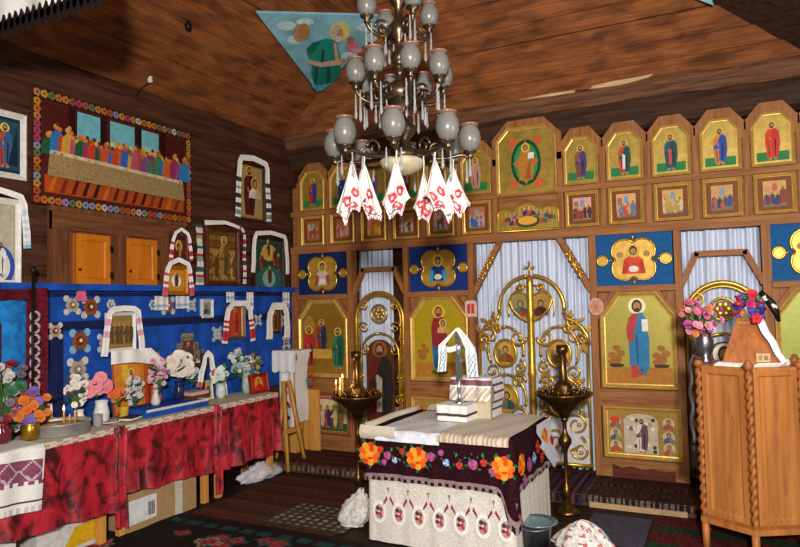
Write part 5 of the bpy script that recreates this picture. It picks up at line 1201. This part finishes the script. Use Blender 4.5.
# ------------------------------------------------------------ pulpit
PC = (1.89, -1.2, 0)
PU = thing('pulpit', 'six-sided varnished oak pulpit with twisted corner posts at the right', 'pulpit', PC)
PR = .355; pz0, pz1 = .2, 1.3
hexa = lambda R, ph=-PI/2: [(R*math.cos(ph+PI/3*i), R*math.sin(ph+PI/3*i)) for i in range(6)]
def hprism(R, z0, z1, mat, name, par=PU):
    b = B(); h = hexa(R); b.add([(x, y, z0) for x, y in h]+[(x, y, z1) for x, y in h], [tuple(range(5, -1, -1)), tuple(range(6, 12))]+[(i, (i+1) % 6, 6+(i+1) % 6, 6+i) for i in range(6)], mat); return b.obj(name, par)
hprism(PR*1.09, pz0-.02, pz0+.018, OAK, 'lower_rail'); hprism(PR*1.05, pz0+.018, pz0+.04, OAKD, 'lower_moulding')
h = hexa(PR)
for i in range(6):
    x, y = h[i]
    b = B(); b.tube([(x*1.0, y*1.0, 0), (x, y, pz0-.02)], .026, OAK, 6); b.obj('leg', PU)
    b = B(); N = 90; vs = []; fs = []; K = 10
    for j in range(N+1):
        z = pz0+.04+(pz1-pz0-.07)*j/N
        for k in range(K): 
            a = 2*PI*k/K; r = .02+.008*math.cos(2*(a-z*46)); vs.append((x*1.02+r*math.cos(a), y*1.02+r*math.sin(a), z))
    for j in range(N):
        for k in range(K): fs.append((j*K+k, j*K+(k+1) % K, (j+1)*K+(k+1) % K, (j+1)*K+k))
    b.add(vs, fs, OAKD, True); b.obj('twisted_post', PU)
    b = B(); b.lathe([(.02, pz1-.03), (.032, pz1-.01), (.034, pz1+.012), (.018, pz1+.025), (.022, pz1+.035), (0, pz1+.05)], (x*1.02, y*1.02, 0), OAKD, 12); b.obj('finial', PU)
    x2, y2 = h[(i+1) % 6]; mx, my = (x+x2)/2, (y+y2)/2; a = math.atan2(my, mx)
    b = B(); w = PR/2-.025; m = OAK
    pl = rect(-w, w, pz0+.04, pz1-.03)
    b.frame(pl, [(0, .02), (0, -.014), (.035, -.014), (.045, -.004), (.05, -.004)], OAKD if False else OAK)
    b.prism(inset(pl, .04), .01, -.003, OAK); b.prism(inset(pl, .075), -.003, -.008, OAK)
    A = Art(b, -.0085)
    r_ = random.Random(i)
    
    if i in (5, 0):
        for k in range(5): x_ = r_.uniform(-.05, .06); A.p([(x_+dx*.6, .5+.13*k+dz) for dx, dz in ((-.012, -.05), (.0, -.09), (.016, -.04), (.03, .03), (.012, .09), (-.006, .05), (-.022, .02))], '#a5663a' if k % 2 else '#98592e', wood('#a5663a', '#84502a', .42, 2, 6))
    o = b.obj('panel', PU); o.location = (mx, my, 0); o.rotation_euler = (0, 0, a+PI/2)
hprism(PR*1.02, pz1-.035, pz1-.012, OAK, 'top_rail')
# bookstand, cloth strips and ornaments on top
t = thing('bookstand', 'sloping wooden bookstand standing on top of the pulpit', 'bookstand', (1.905, -1.26, pz1-.012), 0)
b = B(); q = [(-.18, -.1, 0), (.2, -.1, 0), (.065, .02, .33), (-.065, .02, .33)]; q2 = [(x, y+.03, z) for x, y, z in q]
b.add(q+q2, [(0, 1, 2, 3), (7, 6, 5, 4), (0, 4, 5, 1), (1, 5, 6, 2), (2, 6, 7, 3), (3, 7, 4, 0)], wood('#a8622e', '#854818', .42, 2, 4)); b.obj('board', t)
b = B(); b.prism([(-.17, 0), (.19, 0), (.055, .3), (-.055, .3)], .15, .12, OAK); b.b2(-.18, .2, -.1, .15, 0, .012, OAK); b.b2(-.06, .06, .0, .15, .29, .302, OAK); b.obj('back', t)
b = B(); b.box((.085, -.095, .055), (.085, .012, .06), P('#c9a878'), 0); A = Art(b, -.102); A.p(rect(.055, .08, .04, .075), '#a8845a'); A.p(rect(.09, .115, .04, .07), '#8a6a4a'); b.obj('small_card', t)
def strip(label, p0, p1, w=.05):
    b = B(); p0, p1 = Vector(p0), Vector(p1)
    b.grid(lambda u, v: (*(p0.lerp(p1, u)).xy, p0.z+.02*math.sin(v*PI*.9)+.003*math.sin(u*15)) if False else ((p0.lerp(p1, u)).x+.03*math.sin(v*PI-.6), (p0.lerp(p1, u)).y-.03*math.cos(v*PI-.6), p0.z+.028*math.sin(v*PI)), 14, 8, P('#e6dcd6', .6))
    return one(b, 'white_cloth', label, 'cloth', group='white cloths on the pulpit rim')
PTZ = pz1-.012
strip('white cloth strip on the left front rim of the pulpit', (1.69, -1.38, PTZ), (1.86, -1.47, PTZ)); strip('white cloth strip on the right front rim of the pulpit', (1.93, -1.47, PTZ), (2.1, -1.38, PTZ))
b = B(); b.grid(lambda u, v: (1.965+.15*v+.05*(u-.5)*(1-.3*v)+.004*math.sin(v*14), -1.385+.05*(1-v)+.012*math.sin(u*PI), PTZ+.34-.315*v+.014*(u-.5)), 8, 20, P('#dfe0e6', .5))
one(b, 'white_ribbon', 'white ribbon running down the right edge of the bookstand', 'ribbon')
b = B(); b.lathe([(.028, 0), (.034, .015), (.03, .04), (.01, .05)], (0, 0, 0), P('#d0cac4', .4), 10); one(b, 'candle_holder', 'tiny pale holder at the foot of the white ribbon', 'holder', (2.125, -1.3, PTZ))
# bunch of artificial fruit and flowers on top of the bookstand
t = thing('artificial_garland', 'bunch of purple, green and red artificial flowers on top of the bookstand', 'garland', (1.93, -1.26, PTZ+.345))
rr = random.Random(5)
for i in range(46):
    x = rr.uniform(-.105, .105); z = rr.uniform(-.02, .2-abs(x)*.6); y = rr.uniform(-.07, .05)
    c = '#5a3fa0' if z < .08 and rr.random() < .7 else rr.choice(['#1f8a4a', '#27a05a', '#d98a2a', '#c2283a', '#6a48b0', '#1f6a3a', '#b02a6a'])
    o = flowerhead(c, rr.uniform(.022, .036), rr.choice(['rose', 'daisy'])); o.parent = t; o.location = (x*.85-.01, y*.8, z*.9+.01); o.rotation_euler = (rr.uniform(.6, 2), rr.uniform(-.6, .6), rr.uniform(-1, 1))
for k in range(3):
    b = B(); b.tube([(.06+.02*k, -.06, .17-.03*k), (.13+.01*k, -.05, .09-.03*k), (.17, -.03, .02-.03*k)], [.018, .024, .012], BLACKM if k != 1 else P('#d9d6d2', .4), 8); b.obj('striped_ribbon', t)
b = B()
for k in range(5): b.ell((.03+.02*math.cos(k*1.3), -.08, -.02+.02*math.sin(k*1.3)), (.02, .014, .02), P('#c2283a'), 8, 6)
b.obj('red_bow', t)
bouquet('spray of pink and orange flowers in the pewter vase on the pulpit', (1.6, -1.2, PTZ+.16), .17, .3, 26, ['#d9708a', '#c95a7a', '#d98aa0', '#e0784a', '#b04a8a', '#d9a0b0'], 14, r=.036, leafc='#7a8a5a', leaves=18, depth=.16)
vase('dark pewter vase holding the pink flowers on the pulpit', (1.62, -1.2, PTZ), [(.045, 0), (.05, .015), (.03, .035), (.055, .1), (.062, .16), (.045, .2), (.055, .24)], PEWTER, 'pewter_vase', 'vase', None)
t = thing('cord_tassel', 'dark twisted cord with tassel hanging at the left side of the pulpit', 'cord', (1.545, -1.42, 0))
b = B(); b.tube([(.06, .05, 1.31), (.0, 0, 1.36), (-.025, -.01, 1.28)]+[(-.02+.008*math.sin(z*30), -.01+.008*math.cos(z*30), 1.25-z) for z in [.03*i for i in range(18)]], .014, P('#4a4448', .5, .3), 7); b.obj('cord', t)
b = B(); b.lathe([(.012, 0), (.026, -.02), (.02, -.05), (.028, -.16), (.02, -.17)], (-.02, -.01, .73), BLACKM, 10); b.obj('tassel', t)

# ------------------------------------------------------------ rugs and things on the floor
def rug(label, x0, x1, y0, y1, z, fn, nx, ny, rz=0, group=None, name='rug', drop=0):
    b = B()
    def pos(u, v):
        x = x0+(x1-x0)*u
        if drop and v < .12: return (x, y0-.012, z-drop*(1-v/.12))
        vv = (v-.12)/.88 if drop else v
        return (x, y0+(y1-y0)*vv, z+.002*math.sin(u*23)+.002*math.sin(v*31))
    b.grid(pos, nx, ny, fn, False); return one(b, name, label, 'rug', (0, 0, 0), 0, group)
DK = cloth('#1c1412', '#120d0c', 60); DKB = cloth('#4a261c', '#301812', 60)
rr = random.Random(21); rosepts = [(rr.uniform(.02, .98), rr.choice([.2, .5, .8])+rr.uniform(-.06, .06), rr.uniform(.4, .75)) for _ in range(90)]
RC = [cloth('#a03a42', '#6a2028', 60), cloth('#1c4a48', '#12302e', 60), cloth('#9a8a7a', '#6a5a4a', 60)]
def rosefn(u, v):
    if v > .965 or v < .03: return DK
    if .9 < v < .94: return RC[1] if int(u*70) % 3 else DK
    for px, pv, s in rosepts:
        d = abs(u-px)*4.2/.15+abs(v-pv)*1.6/.11
        if d < s: return RC[0]
        if d < s*1.35: return RC[1] if (px*97) % 1 < .75 else RC[2]
    return DK
rug('dark runner rug with red and teal rose pattern along the foreground', -2.9, 1.35, -4.0, -2.28, .006, rosefn, 150, 56)
rug('dark brown striped floor rug between the tables and the candle stand', -2.45, -1.0, -2.24, -.82, .004, lambda u, v: [cloth('#5a3222', '#3a1e14', 50), cloth('#63392a', '#42251a', 50), cloth('#4a2c22', '#301c15', 50)][int(v*15) % 3], 4, 60)
rug('grey and brown checked mat left of the flowered table', -1.72, -.95, -2.2, -1.66, .012, lambda u, v: cloth('#8f887a', '#6f6659', 70) if (int(u*18) % 2) and (int(v*14) % 2) else cloth('#4a3f34', '#332b24', 70), 36, 28)
def fr(u, v):
    if v < .1: return cloth('#8a7668', '#4a3a32', 150) if int(u*44) % 2 else DKB
    if v < .2: return cloth('#6a4a3e', '#38241c', 80) if int(u*40+v*80) % 3 else DKB
    return cloth('#5f3022', '#3a1c14', 60) if int(v*9) % 2 else DKB
rug('brown fringed carpet on the altar step below the left icons', -2.88, -1.55, -.75, -.08, AZ+.004, fr, 60, 24, drop=.07, group='carpets on the altar step')
def fr2(u, v):
    if v < .14: return cloth('#7a6a62', '#332824', 150) if (int(u*36)+int(v*40)) % 2 else DK
    if .3 < v < .36 or .6 < v < .66: return cloth('#5a4038', '#2a1c18', 80) if int(u*30) % 2 else DK
    return cloth('#46241e', '#261412', 50)
rug('dark patterned carpet on the altar step below the white book icon', .63, 1.47, -.75, -.08, AZ+.004, fr2, 50, 24, drop=.06, group='carpets on the altar step')
rug('purple and black striped carpet on altar step before the golden gate', -.9, .6, -.752, -.04, AZ+.006, lambda u, v: [cloth('#4a2440', '#2c1426', 60), DK, cloth('#6a3a4a', '#3a1c26', 60), DK, cloth('#3a2a48', '#20162a', 60)][int(u*45) % 5], 45, 10, drop=.08, group='carpets on the altar step')
rug('blue grey mat on the floor left of the pulpit', .72, 1.18, -1.62, -.92, .006, lambda u, v: cloth('#4a4a58', '#34343f', 70), 2, 2)
rug('dark red carpet strip on the floor beside the pulpit', 1.2, 3.0, -2.0, -.78, .004, lambda u, v: cloth('#5a1c1c', '#2f0f10', 40) if int(v*9) % 3 else cloth('#1c3a2a', '#12241c', 40), 4, 27)
b = B(); b.b2(.66, 1.43, -.775, -.75, 0, .045, P('#b0906a')); struct(b, 'trim_5')
t = thing('bucket', 'grey galvanised bucket at the right front corner of the flowered table', 'bucket', (.52, -2.0, 0))
b = B(); b.lathe([(.0, .012), (.075, .012), (.08, 0), (.115, .23), (.122, .235), (.118, .24), (.11, .228), (.076, .02), (0, .02)], (0, 0, 0), metal('#6a6f78', .4, .3, .7), 28); b.obj('pail', t)
b = B(); b.tube([(.118*math.cos(a), .118*math.sin(a)*.98, .232-.03*abs(math.sin(a))) for a in [PI*i/16+PI for i in range(17)]], .005, metal('#8a8f98', .4, .3, .7), 6); b.obj('handle', t)
b = B(); b.lathe([(.112, .222), (.14, .238), (.138, .244), (.1, .232), (0, .23)], (.015, .0, 0), metal('#7fa0a8', .35, .3, .5), 24); b.obj('rim_bowl', t)
bag('crumpled white cloth bag leaning on the left side of the flowered table', (-.98, -1.98, .013), (.12, .09, .28), cloth('#d9d6cf', '#b8b3aa', 40), 7, top=(.07, .04))
b = B()
def bagf(u, v):
    a = 2*PI*u; k = 1+.12*math.sin(3*a)+.05*math.sin(9*a+v*5); r = (1-v)**.55
    return (.22*k*r*math.cos(a), .15*k*r*math.sin(a), .002+.17*v*(1+.1*math.sin(2*a)))
b.grid(bagf, 40, 16, lambda u, v: P('#c9605a') if (math.sin(u*50)+math.sin(v*22+u*9)) > 1.25 else (P('#7a8a9a') if math.sin(u*37+2)+math.sin(v*17) > 1.6 else cloth('#dcd8d2', '#c2bdb6', 40)))
one(b, 'printed_cloth', 'white crumpled cloth with red flower print on floor beside the bucket', 'cloth', (.78, -1.72, .008))
# ------------------------------------------------------------ overhead: corner paintings, hanging lace, hooks
def cornerpic(label, P0, P1, P2, figure):
    P0, P1, P2 = Vector(P0), Vector(P1), Vector(P2); c = (P0+P1+P2)/3; n = (P1-P0).cross(P2-P0).normalized()
    camv = Vector((0, -3, 1.5))-c
    if n.dot(camv) < 0: n = -n
    t = thing('corner_painting', label, 'painting', c)
    b = B(); o = n*.03; vs = [P0-c, P1-c, P2-c]; b.add([v+o for v in vs]+[v+o*1.8 for v in vs], [(0, 1, 2), (3, 5, 4), (0, 3, 4, 1), (1, 4, 5, 2), (2, 5, 3, 0)], P('#86bccb', .5, 0, .35, 5)); b.obj('panel', t)
    U = (P2-P0).normalized(); V = n.cross(U); V = V if V.z > 0 else -V; b = B(); lay = [1.9]
    mid = (P0+P2)/2-c; H = (mid-(P1-c)).dot(V); ap = ((P1-c)-mid).dot(U)
    def sh(poly, col):
        poly = [(x+ap*(1-z/H), z) for x, z in poly]
        lay[0] += .03; b.add([mid+U*x+V*(z-H)+o*lay[0] for x, z in poly], [tuple(range(len(poly)))], P(col))
    figure(sh, (P2-P0).length, H); b.obj('figure', t); return t
def bless(sh, Wd, H):
    def c(pts, col):
        q = []
        for x, y in pts: z = 1-(y-10)/78; q.append(((x-323+5*(1-z))/137*Wd, z*H))
        sh(q, col)
    E_ = lambda x, y, rx, ry, col: c([(x+rx*math.cos(2*PI*k/16), y-ry*math.sin(2*PI*k/16)) for k in range(16)], col)
    for x, y, rx, ry in ((282, 20, 10, 4), (365, 20, 12, 4), (350, 48, 10, 4), (290, 32, 8, 4), (300, 16, 9, 3), (372, 30, 7, 4)): E_(x, y, rx, ry, '#b9d6dc')
    E_(295, 26, 7, 8, '#b08a62'); E_(299, 24, 6, 7, '#a87a4a'); E_(336, 24, 11, 9, '#dccb6a'); E_(352, 38, 8, 5, '#c2788c'); E_(349, 32, 4, 4, '#a86a4e'); E_(358, 42, 6, 3, '#cf96a0')
    c([(309, 52), (341, 54), (342, 68), (334, 76), (322, 79), (312, 77), (308, 64)], '#177a6c')
    c([(302, 40), (308, 34), (322, 30), (333, 32), (338, 44), (342, 54), (326, 60), (308, 54), (303, 46)], '#1d8a7a')
    c([(302, 40), (308, 34), (318, 32), (312, 40), (306, 46)], '#15695e'); c([(312, 58), (316, 58), (315, 76), (312, 76)], '#0f5148'); c([(325, 58), (329, 58), (331, 74), (327, 77)], '#0f5148'); c([(318, 40), (321, 40), (322, 56), (318, 55)], '#0f5148')
    c([(305, 50), (318, 53), (340, 50), (346, 52), (340, 56), (318, 58), (304, 54)], '#c9a18c'); c([(330, 33), (333, 34), (338, 50), (334, 51)], '#c9a18c'); c([(308, 78), (333, 76), (322, 84), (316, 85)], '#4fa0b4')
    E_(333, 23, 6, 6, '#b4b0a6'); E_(336, 25, 3.6, 4.6, '#bb8a62'); E_(335, 30, 4, 3, '#c9c5bc'); E_(343, 51, 3, 2, '#bb8a62')
cornerpic('triangular sky blue painting of seated figure in green, in the left ceiling corner', (-1.898, -1.965, 4.441), (-2.263, -.43, 4.21), (-1.121, -.81, 4.69), bless)
def bluefig(sh, Wd, H): sh(ellp(0, .6*H, .2*Wd, .25*H), '#2f4fa8'); sh(ellp(-.1*Wd, .8*H, .12*Wd, .1*H), '#d8a8a0')
cornerpic('blue corner of a second triangular painting at the top right of ceiling', (1.3, -.68, 4.5), (1.78, -.5, 4.25), (1.6, -1.0, 4.85), bluefig)
t = thing('hanging_lace', 'white cloth with dark scalloped lace edge hanging at the top left', 'cloth', (0, -4.2, 0))
b = B(); b.grid(lambda u, v: (-2.6+1.5*u, .02*math.sin(u*26)*(1-v), 3.47+.42*v), 60, 8, WHITE); b.obj('cloth', t)
b = B(); n = 28
for i in range(n):
    x = -2.6+1.5*(i+.5)/n; w = 1.5/n*.62
    w *= 1.35; b.prism([(x-w, 3.455), (x-w*.9, 3.42), (x-w*.3, 3.40), (x, 3.375), (x+w*.3, 3.40), (x+w*.9, 3.42), (x+w, 3.455), (x+w*.3, 3.475), (x, 3.51), (x-w*.3, 3.475)], -.02, -.032, P('#1c1210', .8))
b.obj('scalloped_edge', t)
b = B(); b.lathe([(0, -.04), (.02, -.035), (.026, -.015), (.018, 0), (.024, .015), (.015, .03)], (0, 0, 0), P('#d6d0c8', .3), 12); one(b, 'ceramic_knob', 'small white ceramic knob on the sloping ceiling above the tapestry', 'knob', (-2.83, -2.3, 3.86))
b = B(); b.ell((0, 0, 0), (.03, .03, .04), BLACKM, 10, 8); b.tube([(0, 0, 0), (0, 0, .06)], .01, BLACKM); one(b, 'iron_hook_ball', 'small black iron ball fixed on the ceiling boards at the upper left', 'hook', (-2.25, -2.42, 4.18))
b = B(); b.tube([(-2.83, -2.3, 3.83), (-2.9, -2.34, 3.78), (-2.94, -2.36, 3.7)], .004, BLACKM, 5); one(b, 'wire', 'short dark wire running down from the white ceramic knob', 'wire')
